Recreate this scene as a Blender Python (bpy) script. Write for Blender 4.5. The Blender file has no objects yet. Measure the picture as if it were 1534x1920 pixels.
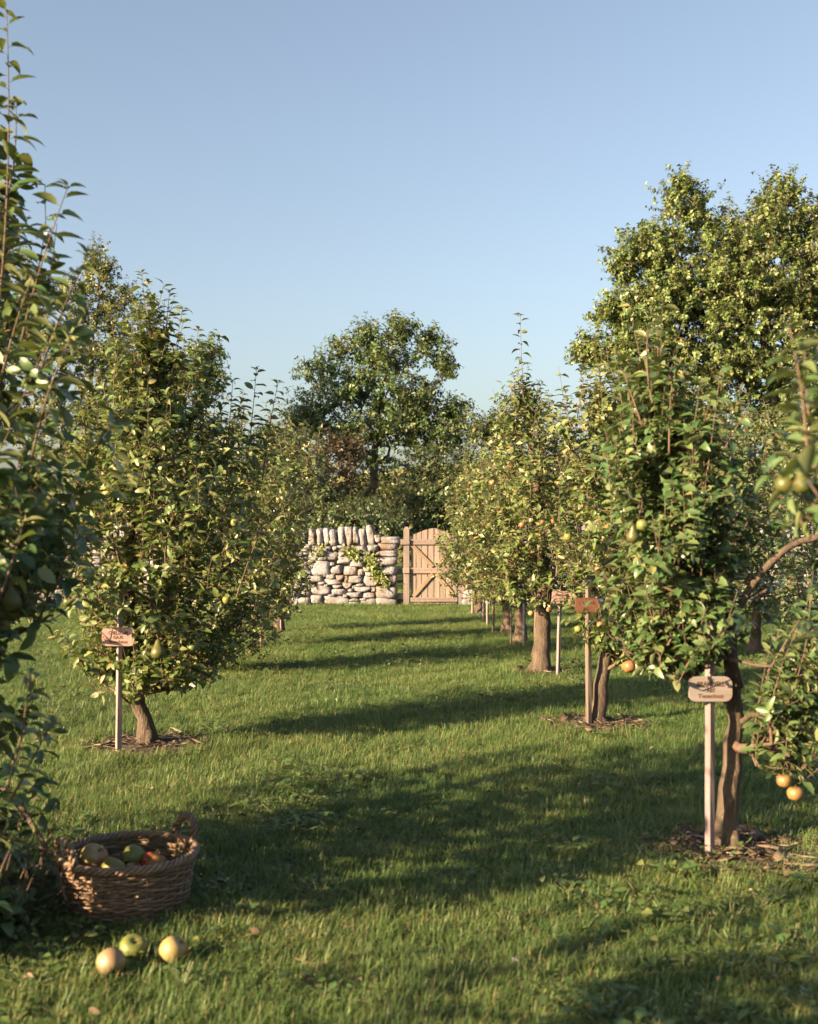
import bpy, math, random
import numpy as np
from mathutils import Vector, Matrix

# ------------------------------------------------------------------ camera, sky, sun, exposure
SC = bpy.context.scene
COL = SC.collection
EYE = 1.45                      # metres above the lawn
FPX = 2194.0                    # focal length in photograph pixels (1534 x 1920)
CX, HY = 767.0, 973.0           # vertical centre line and horizon row of the photograph

cam_d = bpy.data.cameras.new('camera')
cam = bpy.data.objects.new('camera', cam_d)
COL.objects.link(cam)
SC.camera = cam
cam.location = (0, 0, EYE)
cam.rotation_euler = (math.radians(90), 0, 0)
cam_d.sensor_fit = 'VERTICAL'
cam_d.sensor_height = 24.0
cam_d.sensor_width = 24.0
cam_d.lens = FPX / 1920 * 24.0
cam_d.shift_y = (HY - 960) / 1920
cam_d.clip_start = 0.05
cam_d.clip_end = 3000
cam_d.dof.use_dof = True
cam_d.dof.focus_distance = 10.5
cam_d.dof.aperture_fstop = 2.3
cam_d.dof.aperture_blades = 9

SUN_EL = math.radians(19.0)
SUN_AZ = math.radians(33.5)     # light travels towards +x and +y
lx, ly = math.cos(SUN_AZ), math.sin(SUN_AZ)
sun_dir = Vector((lx * math.cos(SUN_EL), ly * math.cos(SUN_EL), -math.sin(SUN_EL)))
sun_d = bpy.data.lights.new('sun', 'SUN')
sun_d.energy = 5.0
sun_d.angle = math.radians(0.53)
sun_d.color = (1.0, 0.70, 0.39)
sun = bpy.data.objects.new('sun', sun_d)
COL.objects.link(sun)
sun.location = (-8, -6, 10)
sun.rotation_euler = sun_dir.to_track_quat('-Z', 'Y').to_euler()

W = bpy.data.worlds.new('World')
SC.world = W
W.use_nodes = True
wn = W.node_tree.nodes
sky = wn.new('ShaderNodeTexSky')
sky.sky_type = 'NISHITA'
sky.sun_disc = False
sky.sun_elevation = SUN_EL
sky.sun_rotation = math.atan2(-lx, -ly)
sky.altitude = 100
sky.air_density = 1.0
sky.dust_density = 3.0
sky.ozone_density = 1.0
bg = wn['Background']
bg.inputs['Strength'].default_value = 0.05
hs = wn.new('ShaderNodeHueSaturation')
hs.inputs['Saturation'].default_value = 0.84
hs.inputs['Value'].default_value = 1.0
W.node_tree.links.new(sky.outputs[0], hs.inputs['Color'])
W.node_tree.links.new(hs.outputs[0], bg.inputs['Color'])

vs = SC.view_settings
vs.view_transform = 'Standard'
vs.look = 'None'
vs.exposure = 2.22
vs.gamma = 1.0
vs.use_curve_mapping = False
try:
    SC.cycles.use_denoising = True
    SC.cycles.max_bounces = 6
    SC.cycles.diffuse_bounces = 3
    SC.cycles.transparent_max_bounces = 8
    SC.cycles.sample_clamp_indirect = 6.0
except Exception:
    pass

RNG = np.random.default_rng(7)
random.seed(7)


def at(px, py, D):
    """photograph pixel -> world point at depth D (depth comes from where the thing stands)"""
    return np.array([(px - CX) / FPX * D, D, EYE - (py - HY) / FPX * D])


def ground(px, py):
    D = FPX * EYE / (py - HY)
    return np.array([(px - CX) / FPX * D, D, 0.0])


# ------------------------------------------------------------------ helpers
def tag(o, label=None, cat=None, group=None, kind=None):
    if label: o['label'] = label
    if cat: o['category'] = cat
    if group: o['group'] = group
    if kind: o['kind'] = kind
    return o


def empty(name, loc=(0, 0, 0), rz=0.0):
    o = bpy.data.objects.new(name, None)
    o.location = loc
    o.rotation_euler = (0, 0, rz)
    o.empty_display_size = 0.1
    COL.objects.link(o)
    return o


def link(name, mesh, parent=None):
    o = bpy.data.objects.new(name, mesh)
    COL.objects.link(o)
    if parent is not None:
        o.parent = parent
    return o


class MB:
    """collects vertices and faces; build() makes ONE mesh"""
    def __init__(s):
        s.v = []; s.q = []; s.t = []; s.n = 0; s.at = []

    def add(s, v, quads=None, tris=None, val=None):
        v = np.asarray(v, float).reshape(-1, 3)
        s.v.append(v)
        if quads is not None and len(quads): s.q.append(np.asarray(quads, int).reshape(-1, 4) + s.n)
        if tris is not None and len(tris): s.t.append(np.asarray(tris, int).reshape(-1, 3) + s.n)
        if val is None: val = 0.5
        s.at.append(np.broadcast_to(np.asarray(val, float), (len(v),)))
        s.n += len(v)

    def box(s, c, size, rot=None, val=None):
        c = np.asarray(c, float); h = np.asarray(size, float) / 2
        v = np.array([[x, y, z] for x in (-1, 1) for y in (-1, 1) for z in (-1, 1)]) * h
        if rot is not None: v = v @ np.asarray(rot).T
        s.add(v + c, [[0, 1, 3, 2], [4, 6, 7, 5], [0, 4, 5, 1], [2, 3, 7, 6], [0, 2, 6, 4], [1, 5, 7, 3]], val=val)

    def tube(s, pts, rad, sides=6, closed=False, caps=True, val=None, lump=0.0, rng=None):
        P = np.asarray(pts, float); n = len(P)
        r = np.broadcast_to(np.asarray(rad, float), (n,))
        if closed:
            T = np.roll(P, -1, 0) - np.roll(P, 1, 0)
        else:
            T = np.gradient(P, axis=0)
        T /= np.linalg.norm(T, axis=1)[:, None] + 1e-9
        ref = np.array([0, 0, 1.0]) if abs(T[:, 2]).mean() < 0.75 else np.array([0.31, 0.95, 0])
        U = np.cross(T, ref); U /= np.linalg.norm(U, axis=1)[:, None] + 1e-9
        Vv = np.cross(T, U)
        a = np.arange(sides) / sides * 2 * math.pi
        rr = r[:, None] * np.ones(sides)
        if lump and rng is not None:
            k = rng.normal(0, 1, (n, sides))
            k = (k + np.roll(k, 1, 1) + np.roll(k, -1, 1)) / 2
            rr = rr * (1 + lump * k)
        ring = (U[:, None, :] * np.cos(a)[None, :, None] + Vv[:, None, :] * np.sin(a)[None, :, None]) * rr[:, :, None] + P[:, None, :]
        v = ring.reshape(-1, 3)
        m = n if closed else n - 1
        i = np.arange(m)[:, None]; j = np.arange(sides)[None, :]
        i2 = (i + 1) % n; j2 = (j + 1) % sides
        q = np.stack([i * sides + j, i2 * sides + j, i2 * sides + j2, i * sides + j2], -1).reshape(-1, 4)
        tr = []
        if caps and not closed:
            v = np.vstack([v, P[0], P[-1]])
            for k in range(sides):
                tr.append([n * sides, (k) % sides, (k + 1) % sides])
                tr.append([n * sides + 1, (n - 1) * sides + (k + 1) % sides, (n - 1) * sides + k])
        if val is not None and np.ndim(val) == 1 and len(val) == n:
            val = np.concatenate([np.repeat(val, sides), [val[0], val[-1]] if tr else []])
        s.add(v, q, tr, val)

    def mesh(s, name, mat=None, smooth=True, attr='rnd'):
        v = np.vstack(s.v).astype(np.float32)
        q = np.vstack(s.q) if s.q else np.zeros((0, 4), int)
        t = np.vstack(s.t) if s.t else np.zeros((0, 3), int)
        me = bpy.data.meshes.new(name)
        me.vertices.add(len(v)); me.vertices.foreach_set('co', v.ravel())
        nl = q.size + t.size
        me.loops.add(nl)
        me.loops.foreach_set('vertex_index', np.concatenate([q.ravel(), t.ravel()]).astype(np.int32))
        nq, nt = len(q), len(t)
        me.polygons.add(nq + nt)
        st = np.concatenate([np.arange(nq) * 4, nq * 4 + np.arange(nt) * 3]).astype(np.int32)
        me.polygons.foreach_set('loop_start', st)
        me.polygons.foreach_set('use_smooth', np.full(nq + nt, smooth))
        a = me.attributes.new(attr, 'FLOAT', 'POINT')
        a.data.foreach_set('value', np.concatenate(s.at).astype(np.float32))
        if mat is not None: me.materials.append(mat)
        me.update(calc_edges=True)
        me.validate()
        return me

    def build(s, name, mat=None, parent=None, smooth=True):
        return link(name, s.mesh(name, mat, smooth), parent)


# ------------------------------------------------------------------ materials
class NT:
    def __init__(s, name):
        s.m = bpy.data.materials.new(name); s.m.use_nodes = True
        s.t = s.m.node_tree; s.n = s.t.nodes
        s.b = s.n['Principled BSDF']; s.out = s.n['Material Output']

    def new(s, typ, **kw):
        n = s.n.new(typ)
        for k, v in kw.items():
            if k in n.inputs: n.inputs[k].default_value = v
            else: setattr(n, k, v)
        return n

    def l(s, a, b): s.t.links.new(a, b)

    def ramp(s, fac, stops, interp='LINEAR'):
        r = s.n.new('ShaderNodeValToRGB'); e = r.color_ramp.elements
        r.color_ramp.interpolation = interp
        while len(e) < len(stops): e.new(0.5)
        for k, (p, c) in zip(e, stops): k.position = p; k.color = (*c, 1)
        s.l(fac, r.inputs[0]); return r.outputs[0]

    def noise(s, scale, detail=3, rough=0.55, vec=None, dim='3D'):
        n = s.new('ShaderNodeTexNoise'); n.noise_dimensions = dim
        n.inputs['Scale'].default_value = scale; n.inputs['Detail'].default_value = detail
        n.inputs['Roughness'].default_value = rough
        if vec is not None: s.l(vec, n.inputs['Vector'])
        return n.outputs['Fac']

    def mix(s, a, b, fac, blend='MIX'):
        n = s.new('ShaderNodeMix', data_type='RGBA', blend_type=blend)
        for sock, x in ((n.inputs[0], fac), (n.inputs[6], a), (n.inputs[7], b)):
            if hasattr(x, 'is_linked'): s.l(x, sock)
            elif isinstance(x, tuple): sock.default_value = (*x, 1)
            else: sock.default_value = x
        return n.outputs[2]

    def bump(s, h, strength=0.5, dist=0.01):
        b = s.new('ShaderNodeBump'); b.inputs['Strength'].default_value = strength
        b.inputs['Distance'].default_value = dist
        s.l(h, b.inputs['Height']); s.l(b.outputs[0], s.b.inputs['Normal'])

    def coord(s, which='Object'): return s.new('ShaderNodeTexCoord').outputs[which]
    def pos(s): return s.new('ShaderNodeNewGeometry').outputs['Position']
    def attr(s, name='rnd'): return s.new('ShaderNodeAttribute', attribute_name=name).outputs['Fac']
    def orand(s): return s.new('ShaderNodeObjectInfo').outputs['Random']

    def mapped(s, vec, scale):
        m = s.new('ShaderNodeMapping'); m.inputs['Scale'].default_value = scale
        s.l(vec, m.inputs['Vector']); return m.outputs[0]


def leaf_mat(name, stops, src='attr', back=(0.21, 0.225, 0.13), rough=0.40, transl=0.19, tcol=(0.22, 0.28, 0.035), spec=0.6):
    t = NT(name)
    f = t.attr() if src == 'attr' else t.orand()
    c = t.ramp(f, stops)
    g = t.new('ShaderNodeNewGeometry')
    c2 = t.mix(c, back, g.outputs['Backfacing'])
    c3 = t.mix(c, c2, 0.6)
    t.l(c3, t.b.inputs['Base Color'])
    t.b.inputs['Roughness'].default_value = rough
    t.b.inputs['Specular IOR Level'].default_value = spec
    tr = t.new('ShaderNodeBsdfTranslucent')
    t.l(t.mix(c, tcol, 0.6), tr.inputs['Color'])
    mx = t.new('ShaderNodeMixShader'); mx.inputs[0].default_value = transl
    t.l(t.b.outputs[0], mx.inputs[1]); t.l(tr.outputs[0], mx.inputs[2])
    t.l(mx.outputs[0], t.out.inputs[0])
    return t.m


APPLE_STOPS = [(0.0, (0.041, 0.086, 0.023)), (0.4, (0.082, 0.128, 0.036)), (0.75, (0.143, 0.172, 0.057)), (0.97, (0.230, 0.215, 0.086)), (1.0, (0.256, 0.174, 0.069))]
PEAR_STOPS = [(0.0, (0.030, 0.078, 0.027)), (0.4, (0.060, 0.115, 0.040)), (0.8, (0.112, 0.159, 0.063)), (1.0, (0.200, 0.196, 0.078))]
M = {}
M['leaf_apple'] = leaf_mat('apple_leaf', APPLE_STOPS)
M['leaf_apple_o'] = leaf_mat('apple_leaf_single', APPLE_STOPS, 'obj')
M['leaf_pear'] = leaf_mat('pear_leaf', PEAR_STOPS, rough=0.38)
M['leaf_pear_o'] = leaf_mat('pear_leaf_single', PEAR_STOPS, 'obj', rough=0.38)
M['leaf_maple'] = leaf_mat('maple_leaf', [(0, (0.050, 0.095, 0.022)), (0.6, (0.092, 0.140, 0.034)), (0.92, (0.15, 0.165, 0.045)), (1, (0.22, 0.14, 0.05))], rough=0.5)
M['leaf_ash'] = leaf_mat('ash_leaf', [(0, (0.032, 0.075, 0.020)), (0.6, (0.05, 0.10, 0.026)), (1, (0.09, 0.13, 0.035))], rough=0.5, transl=0.22)
M['leaf_thin'] = leaf_mat('sparse_tree_leaf', [(0, (0.05, 0.085, 0.025)), (0.6, (0.085, 0.11, 0.03)), (0.9, (0.15, 0.13, 0.035)), (1, (0.24, 0.13, 0.04))], rough=0.5)
M['leaf_dark'] = leaf_mat('dark_shrub_leaf', [(0, (0.020, 0.045, 0.014)), (0.6, (0.035, 0.065, 0.018)), (1, (0.07, 0.09, 0.025))], rough=0.5, transl=0.15, back=(.06, .08, .04))
M['leaf_red'] = leaf_mat('russet_shrub_leaf', [(0, (0.028, 0.036, 0.014)), (0.5, (0.055, 0.038, 0.016)), (1, (0.085, 0.036, 0.02))], rough=0.5, transl=0.15, back=(.05, .04, .025), tcol=(.1, .06, .02))
M['leaf_creeper'] = leaf_mat('creeper_leaf', [(0, (0.08, 0.13, 0.025)), (1, (0.16, 0.19, 0.04))], rough=0.5)
M['leaf_weed'] = leaf_mat('weed_leaf', [(0, (0.035, 0.08, 0.022)), (0.7, (0.065, 0.115, 0.03)), (1, (0.12, 0.14, 0.04))], rough=0.5)


def bark_mat(name, c0, c1, scale=1.0, bump=0.9):
    t = NT(name)
    co = t.pos()
    n1 = t.noise(9 * scale, 5, 0.65, t.mapped(co, (1, 1, 0.45)))
    n2 = t.noise(45 * scale, 4, 0.6, t.mapped(co, (1, 1, 0.35)))
    c = t.ramp(n1, [(0.30, c0), (0.55, tuple(.5 * (a + b) for a, b in zip(c0, c1))), (0.75, c1)])
    c = t.mix(c, (0.17, 0.16, 0.13), t.ramp(t.noise(16 * scale, 3), [(0.58, (0, 0, 0)), (0.70, (0.55, 0.55, 0.55))]))
    t.l(c, t.b.inputs['Base Color'])
    t.b.inputs['Roughness'].default_value = 0.9
    t.bump(n2, bump, 0.012)
    return t.m


M['bark'] = bark_mat('fruit_tree_bark', (0.035, 0.024, 0.018), (0.121, 0.091, 0.067), 1.6, 1.0)
M['twig'] = bark_mat('young_twig_bark', (0.075, 0.045, 0.034), (0.15, 0.105, 0.078), 3, 0.3)
M['bark_bg'] = bark_mat('far_tree_bark', (0.045, 0.036, 0.028), (0.11, 0.09, 0.07), 0.6)


def wood_mat(name, c0, c1, grey, along='Z', greyamt=0.45):
    t = NT(name)
    co = t.coord('Object')
    r = t.orand()
    off = t.new('ShaderNodeVectorMath', operation='ADD')
    cmb = t.new('ShaderNodeCombineXYZ')
    mul = t.new('ShaderNodeMath', operation='MULTIPLY'); mul.inputs[1].default_value = 37.0
    t.l(r, mul.inputs[0])
    for i in range(3): t.l(mul.outputs[0], cmb.inputs[i])
    t.l(co, off.inputs[0]); t.l(cmb.outputs[0], off.inputs[1])
    sc = {'Z': (38, 38, 1.6), 'X': (1.6, 38, 38)}[along]
    g = t.noise(1.0, 6, 0.62, t.mapped(off.outputs[0], sc))
    b = t.noise(3.5, 4, 0.6, off.outputs[0])
    c = t.ramp(g, [(0.32, c0), (0.62, c1)])
    tint = t.ramp(r, [(0, (0.82, 0.82, 0.84)), (1, (1.12, 1.06, 1.0))])
    c = t.mix(c, tint, 1.0, 'MULTIPLY')
    c = t.mix(c, grey, t.ramp(b, [(0.45, (0, 0, 0)), (0.75, (greyamt,) * 3)]))
    t.l(c, t.b.inputs['Base Color'])
    t.b.inputs['Roughness'].default_value = 0.8
    t.bump(g, 0.35, 0.004)
    return t.m


M['pale'] = wood_mat('gate_board_wood', (0.155, 0.120, 0.102), (0.238, 0.199, 0.185), (0.123, 0.122, 0.144), 'Z')
M['rail'] = wood_mat('gate_rail_wood', (0.145, 0.110, 0.095), (0.221, 0.185, 0.172), (0.119, 0.120, 0.146), 'X')
M['brace'] = wood_mat('gate_brace_wood', (0.159, 0.113, 0.081), (0.230, 0.174, 0.124), (0.133, 0.123, 0.132), 'X', 0.25)
M['post'] = wood_mat('gate_post_wood', (0.133, 0.104, 0.099), (0.201, 0.174, 0.177), (0.094, 0.094, 0.117), 'Z', 0.7)
M['stake'] = wood_mat('stake_wood', (0.168, 0.122, 0.121), (0.255, 0.205, 0.222), (0.137, 0.128, 0.152), 'Z')
M['stake_dk'] = wood_mat('weathered_stake_wood', (0.090, 0.068, 0.052), (0.170, 0.138, 0.115), (0.106, 0.102, 0.105), 'Z')
M['plaque'] = wood_mat('plaque_wood', (0.217, 0.133, 0.114), (0.298, 0.211, 0.211), (0.271, 0.233, 0.267), 'X')
M['plaque_br'] = wood_mat('brown_plaque_wood', (0.054, 0.019, 0.009), (0.088, 0.036, 0.017), (0.065, 0.030, 0.017), 'X', .3)
M['plaque_grey'] = wood_mat('weathered_plaque_wood', (0.135, 0.111, 0.102), (0.211, 0.183, 0.182), (0.170, 0.172, 0.198), 'X', 0.7)


def plain(name, col, rough=0.8, var=0.25, scale=12):
    t = NT(name)
    n = t.noise(scale, 4)
    t.l(t.ramp(n, [(0.3, tuple(c * (1 - var) for c in col)), (0.7, tuple(c * (1 + var) for c in col))]), t.b.inputs['Base Color'])
    t.b.inputs['Roughness'].default_value = rough
    return t.m


M['burn'] = plain('burnt_lettering', (0.055, 0.026, 0.016))
M['burn_soft'] = plain('faded_lettering', (0.085, 0.043, 0.028))
M['stem'] = plain('fruit_stem', (0.10, 0.06, 0.03))
M['calyx'] = plain('fruit_calyx', (0.03, 0.022, 0.014))


def stone_mat():
    t = NT('limestone')
    co = t.pos(); r = t.orand()
    big = t.noise(3.2, 4, 0.6, co); fine = t.noise(34, 6, 0.65, co); mid = t.noise(11, 5, 0.6, co)
    base = t.ramp(r, [(0, (0.170, 0.149, 0.149)), (0.25, (0.234, 0.238, 0.274)), (0.5, (0.186, 0.166, 0.170)), (0.75, (0.251, 0.260, 0.308)), (1, (0.161, 0.149, 0.154))])
    c = t.mix(base, (0.291, 0.309, 0.368), t.ramp(mid, [(0.45, (0, 0, 0)), (0.66, (0.55, 0.55, 0.55))]))
    c = t.mix(c, (0.161, 0.112, 0.082), t.ramp(big, [(0.52, (0, 0, 0)), (0.64, (0.75, 0.75, 0.75))]))
    c = t.mix(c, (0.068, 0.067, 0.071), t.ramp(fine, [(0.52, (0, 0, 0)), (0.66, (0.8, 0.8, 0.8))]))
    t.l(c, t.b.inputs['Base Color'])
    t.b.inputs['Roughness'].default_value = 0.92
    t.bump(fine, 0.8, 0.02)
    return t.m


M['stone'] = stone_mat()
M['core'] = plain('rubble_core', (0.15, 0.115, 0.08), 0.95, 0.5, 22)


def willow_mat():
    t = NT('willow')
    r = t.attr(); n = t.noise(14, 4, 0.6, t.coord('Object'))
    c = t.ramp(r, [(0, (0.087, 0.054, 0.034)), (0.5, (0.162, 0.107, 0.069)), (1, (0.243, 0.172, 0.122))])
    c = t.mix(c, (0.071, 0.047, 0.034), t.ramp(n, [(0.45, (0, 0, 0)), (0.7, (0.6, 0.6, 0.6))]))
    t.l(c, t.b.inputs['Base Color'])
    t.b.inputs['Roughness'].default_value = 0.55
    t.bump(t.noise(90, 3), 0.3, 0.002)
    return t.m


M['willow'] = willow_mat()


def fruit_mat(name, ground_c, blush, amt=0.5, russet=0.25):
    t = NT(name)
    co = t.coord('Object'); r = t.orand()
    n = t.noise(12, 3, 0.5, co)
    sp = t.new('ShaderNodeSeparateXYZ'); t.l(co, sp.inputs[0])
    ad = t.new('ShaderNodeMath', operation='MULTIPLY_ADD'); t.l(sp.outputs[0], ad.inputs[0]); ad.inputs[1].default_value = 7.0
    t.l(n, ad.inputs[2])
    f = t.ramp(ad.outputs[0], [(0.40, (0, 0, 0)), (0.85, (amt,) * 3)])
    c = t.mix(ground_c, blush, f)
    c = t.mix(c, (0.19, 0.13, 0.06), t.ramp(t.noise(60, 4, 0.6, co), [(0.52, (0, 0, 0)), (0.72, (russet,) * 3)]))
    t.l(c, t.b.inputs['Base Color'])
    t.b.inputs['Roughness'].default_value = 0.46
    t.b.inputs['Subsurface Weight'].default_value = 0.05
    t.b.inputs['Subsurface Radius'].default_value = (0.01, 0.006, 0.003)
    return t.m


M['f_green'] = fruit_mat('green_fruit_skin', (0.112, 0.143, 0.034), (0.110, 0.098, 0.025), 0.6, 0.15)
M['f_yellow'] = fruit_mat('yellow_fruit_skin', (0.166, 0.158, 0.038), (0.128, 0.142, 0.030), 0.5, 0.3)
M['f_blush'] = fruit_mat('blushed_fruit_skin', (0.246, 0.198, 0.084), (0.234, 0.088, 0.042), 0.75, 0.3)
M['f_red'] = fruit_mat('red_fruit_skin', (0.250, 0.130, 0.035), (0.230, 0.040, 0.018), 0.9, 0.2)
M['f_orange'] = fruit_mat('orange_fruit_skin', (0.202, 0.133, 0.050), (0.187, 0.078, 0.033), 0.7, 0.3)
M['f_russet'] = fruit_mat('russet_fruit_skin', (0.212, 0.167, 0.095), (0.196, 0.119, 0.065), 0.6, 0.6)
M['f_pear'] = fruit_mat('pear_skin', (0.060, 0.073, 0.014), (0.070, 0.061, 0.018), 0.5, 0.4)


def grass_mat():
    t = NT('grass_blade')
    rnd = t.attr('rnd')                      # per blade
    hgt = t.attr('hgt')                      # 0 root, 1 tip
    p = t.pos()
    patch = t.noise(0.9, 4, 0.6, p)
    patch2 = t.noise(5.0, 3, 0.6, p)
    green = t.ramp(t.orand(), [(0, (0.026, 0.088, 0.024)), (0.5, (0.046, 0.120, 0.032)), (1, (0.082, 0.152, 0.044))])
    dry = t.ramp(rnd, [(0, (0.070, 0.148, 0.042)), (0.6, (0.12, 0.175, 0.055)), (1, (0.23, 0.215, 0.09))])
    c = t.mix(green, dry, t.ramp(patch, [(0.38, (0.10,) * 3), (0.62, (0.75,) * 3)]))
    c = t.mix(c, (0.022, 0.072, 0.022), t.ramp(patch2, [(0.55, (0, 0, 0)), (0.72, (0.6,) * 3)]))
    c = t.mix(c, (0.26, 0.20, 0.105), t.ramp(rnd, [(0.93, (0, 0, 0)), (0.95, (0.8,) * 3)]))
    c = t.mix(c, (0.30, 0.24, 0.10), t.ramp(hgt, [(0.62, (0, 0, 0)), (1.0, (0.40,) * 3)]))  # dry straw tips, yellowed further as though catching sun
    t.l(c, t.b.inputs['Base Color'])
    t.b.inputs['Roughness'].default_value = 0.5
    t.b.inputs['Specular IOR Level'].default_value = 0.35
    tr = t.new('ShaderNodeBsdfTranslucent'); t.l(t.mix(c, (0.20, 0.24, 0.03), 0.4), tr.inputs['Color'])
    mx = t.new('ShaderNodeMixShader'); mx.inputs[0].default_value = 0.20
    t.l(t.b.outputs[0], mx.inputs[1]); t.l(tr.outputs[0], mx.inputs[2]); t.l(mx.outputs[0], t.out.inputs[0])
    return t.m


M['grass'] = grass_mat()


def soil_mat():
    t = NT('lawn_soil')
    p = t.pos()
    n = t.noise(6, 5, 0.65, p); f = t.noise(70, 4, 0.6, p)
    c = t.ramp(n, [(0.35, (0.035, 0.055, 0.016)), (0.6, (0.065, 0.085, 0.026)), (0.75, (0.09, 0.08, 0.035))])
    t.l(c, t.b.inputs['Base Color']); t.b.inputs['Roughness'].default_value = 1.0
    t.b.inputs['Specular IOR Level'].default_value = 0.1
    t.bump(f, 0.8, 0.03)
    return t.m


M['soil'] = soil_mat()
M['field'] = plain('far_field_grass', (0.13, 0.14, 0.045), 0.95, 0.3, 0.35)
M['mulch'] = plain('mulch_soil', (0.041, 0.028, 0.019), 0.95, 0.5, 30)


def chip_mat():
    t = NT('mulch_chip')
    t.l(t.ramp(t.attr(), [(0, (0.035, 0.023, 0.015)), (0.6, (0.085, 0.058, 0.038)), (0.92, (0.16, 0.12, 0.085)), (1, (0.30, 0.27, 0.24))]), t.b.inputs['Base Color'])
    t.b.inputs['Roughness'].default_value = 0.9
    return t.m


M['chip'] = chip_mat()

# ------------------------------------------------------------------ leaves
def leaf_template(st):
    """stations t along the leaf, half widths; returns (t, w, side) per vertex, quads, tris"""
    T, Wd, S, q, tr = [], [], [], [], []
    rows = []
    for (t_, w_) in st:
        if w_ == 0:
            rows.append([len(T)]); T.append(t_); Wd.append(0); S.append(0)
        else:
            r = []
            for s_ in (-1, 0, 1):
                r.append(len(T)); T.append(t_); Wd.append(w_); S.append(s_)
            rows.append(r)
    for a, b in zip(rows[:-1], rows[1:]):
        if len(a) == 1:
            tr += [[a[0], b[1], b[0]], [a[0], b[2], b[1]]]
        elif len(b) == 1:
            tr += [[a[0], a[1], b[0]], [a[1], a[2], b[0]]]
        else:
            q += [[a[0], a[1], b[1], b[0]], [a[1], a[2], b[2], b[1]]]
    return np.array(T), np.array(Wd), np.array(S), np.array(q).reshape(-1, 4), np.array(tr).reshape(-1, 3)


LEAF_LO = leaf_template([(0, 0), (0.36, 1.0), (0.74, 0.72), (1, 0)])
LEAF_HI = leaf_template([(0, 0.04), (0.14, 0.10), (0.24, 0.70), (0.45, 1.0), (0.66, 0.88), (0.84, 0.52), (1, 0)])
LEAF_4 = leaf_template([(0, 0), (0.45, 1.0), (1, 0)])
LEAF_MID = leaf_template([(0, 0), (0.2, .7), (0.45, 1.0), (0.75, .74), (1, 0)])
LEAF_DI = (np.array([0, .5, .5, 1.]), np.array([0, 1., 1., 0]), np.array([0, -1., 1., 0]), np.array([[0, 2, 3, 1]]), np.zeros((0, 3), int))


def norm(a): return a / (np.linalg.norm(a, axis=-1, keepdims=True) + 1e-9)


def leaves_into(mb, P, Dr, N, L, Wf, curl, fold, rnd, tpl):
    """P base, Dr direction, N upper-side normal (all (n,3)); L length; Wf half width / length"""
    T, Wd, S, q, tr = tpl
    n = len(P)
    if n == 0: return
    Dr = norm(Dr); N = norm(N - (N * Dr).sum(1, keepdims=True) * Dr); X = np.cross(Dr, N)
    L = L[:, None]
    along = T[None, :] * (1 - 0.12 * (curl[:, None] * T[None, :]) ** 2)
    drop = -curl[:, None] * 0.42 * T[None, :] ** 2
    half = Wf[:, None] * Wd[None, :]
    side = half * S[None, :] * np.cos(fold[:, None])
    up = half * np.abs(S)[None, :] * np.sin(fold[:, None])
    v = P[:, None, :] + (L * along)[..., None] * Dr[:, None, :] + (L * (drop + up))[..., None] * N[:, None, :] + (L * side)[..., None] * X[:, None, :]
    k = len(T)
    o = (np.arange(n) * k)[:, None, None]
    mb.add(v.reshape(-1, 3), (q[None] + o).reshape(-1, 4) if len(q) else None, (tr[None] + o).reshape(-1, 3) if len(tr) else None,
           np.repeat(rnd, k))


def single_leaf_mesh(name, mat, curl, fold, wf):
    mb = MB()
    leaves_into(mb, np.zeros((1, 3)), np.array([[0, 1., 0]]), np.array([[0, 0, 1.]]), np.ones(1), np.array([wf]), np.array([curl]), np.array([fold]), np.array([.5]), LEAF_HI)
    return mb.mesh(name, mat)


LEAF_OBJ = {}
for kind in ('apple', 'pear'):
    LEAF_OBJ[kind] = [single_leaf_mesh(kind + '_leaf', M['leaf_%s_o' % kind], c, f, w)
                      for c, f, w in ((0.5, 0.55, .22), (0.95, 0.65, .20), (0.7, 0.45, .24), (1.25, 0.6, .21))]


# ------------------------------------------------------------------ fruit meshes
def lathe(profile, mat, name, sides=18, lobes=0.0, dimple=None):
    mb = MB()
    pr = np.array(profile, float)
    a = np.arange(sides) / sides * 2 * math.pi
    rad = pr[:, 0][:, None] * (1 + lobes * np.cos(5 * a)[None, :] * np.clip(0.5 - pr[:, 1] , 0, 1)[:, None])
    v = np.stack([rad * np.cos(a), rad * np.sin(a), np.repeat(pr[:, 1][:, None], sides, 1)], -1).reshape(-1, 3)
    n = len(pr)
    i = np.arange(n - 1)[:, None]; j = np.arange(sides)[None, :]; j2 = (j + 1) % sides
    q = np.stack([i * sides + j, i * sides + j2, (i + 1) * sides + j2, (i + 1) * sides + j], -1).reshape(-1, 4)
    mb.add(v, q)
    return mb.mesh(name, mat)


APPLE_PROF = [(0.001, -0.34), (0.08, -0.37), (0.17, -0.41), (0.28, -0.40), (0.40, -0.30), (0.475, -0.13), (0.50, 0.04), (0.475, 0.20), (0.40, 0.33), (0.29, 0.405), (0.18, 0.41), (0.09, 0.355), (0.001, 0.27)]
PEAR_PROF = [(0.001, -0.55), (0.10, -0.58), (0.22, -0.575), (0.36, -0.48), (0.44, -0.32), (0.45, -0.16), (0.39, 0.02), (0.29, 0.20), (0.215, 0.36), (0.18, 0.50), (0.13, 0.60), (0.05, 0.645), (0.001, 0.65)]
FR = {}
for k in ('green', 'yellow', 'blush', 'red', 'orange', 'russet'):
    FR['apple_' + k] = lathe(APPLE_PROF, M['f_' + k], 'apple_' + k, lobes=0.05)
FR['pear'] = lathe(PEAR_PROF, M['f_pear'], 'pear')
_mb = MB(); _mb.tube([(0, 0, 0.27), (0.01, 0, 0.42), (0.05, 0.01, 0.60)], [0.022, 0.018, 0.026], 5); APPLE_STEM = _mb.mesh('stem', M['stem'])
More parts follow.
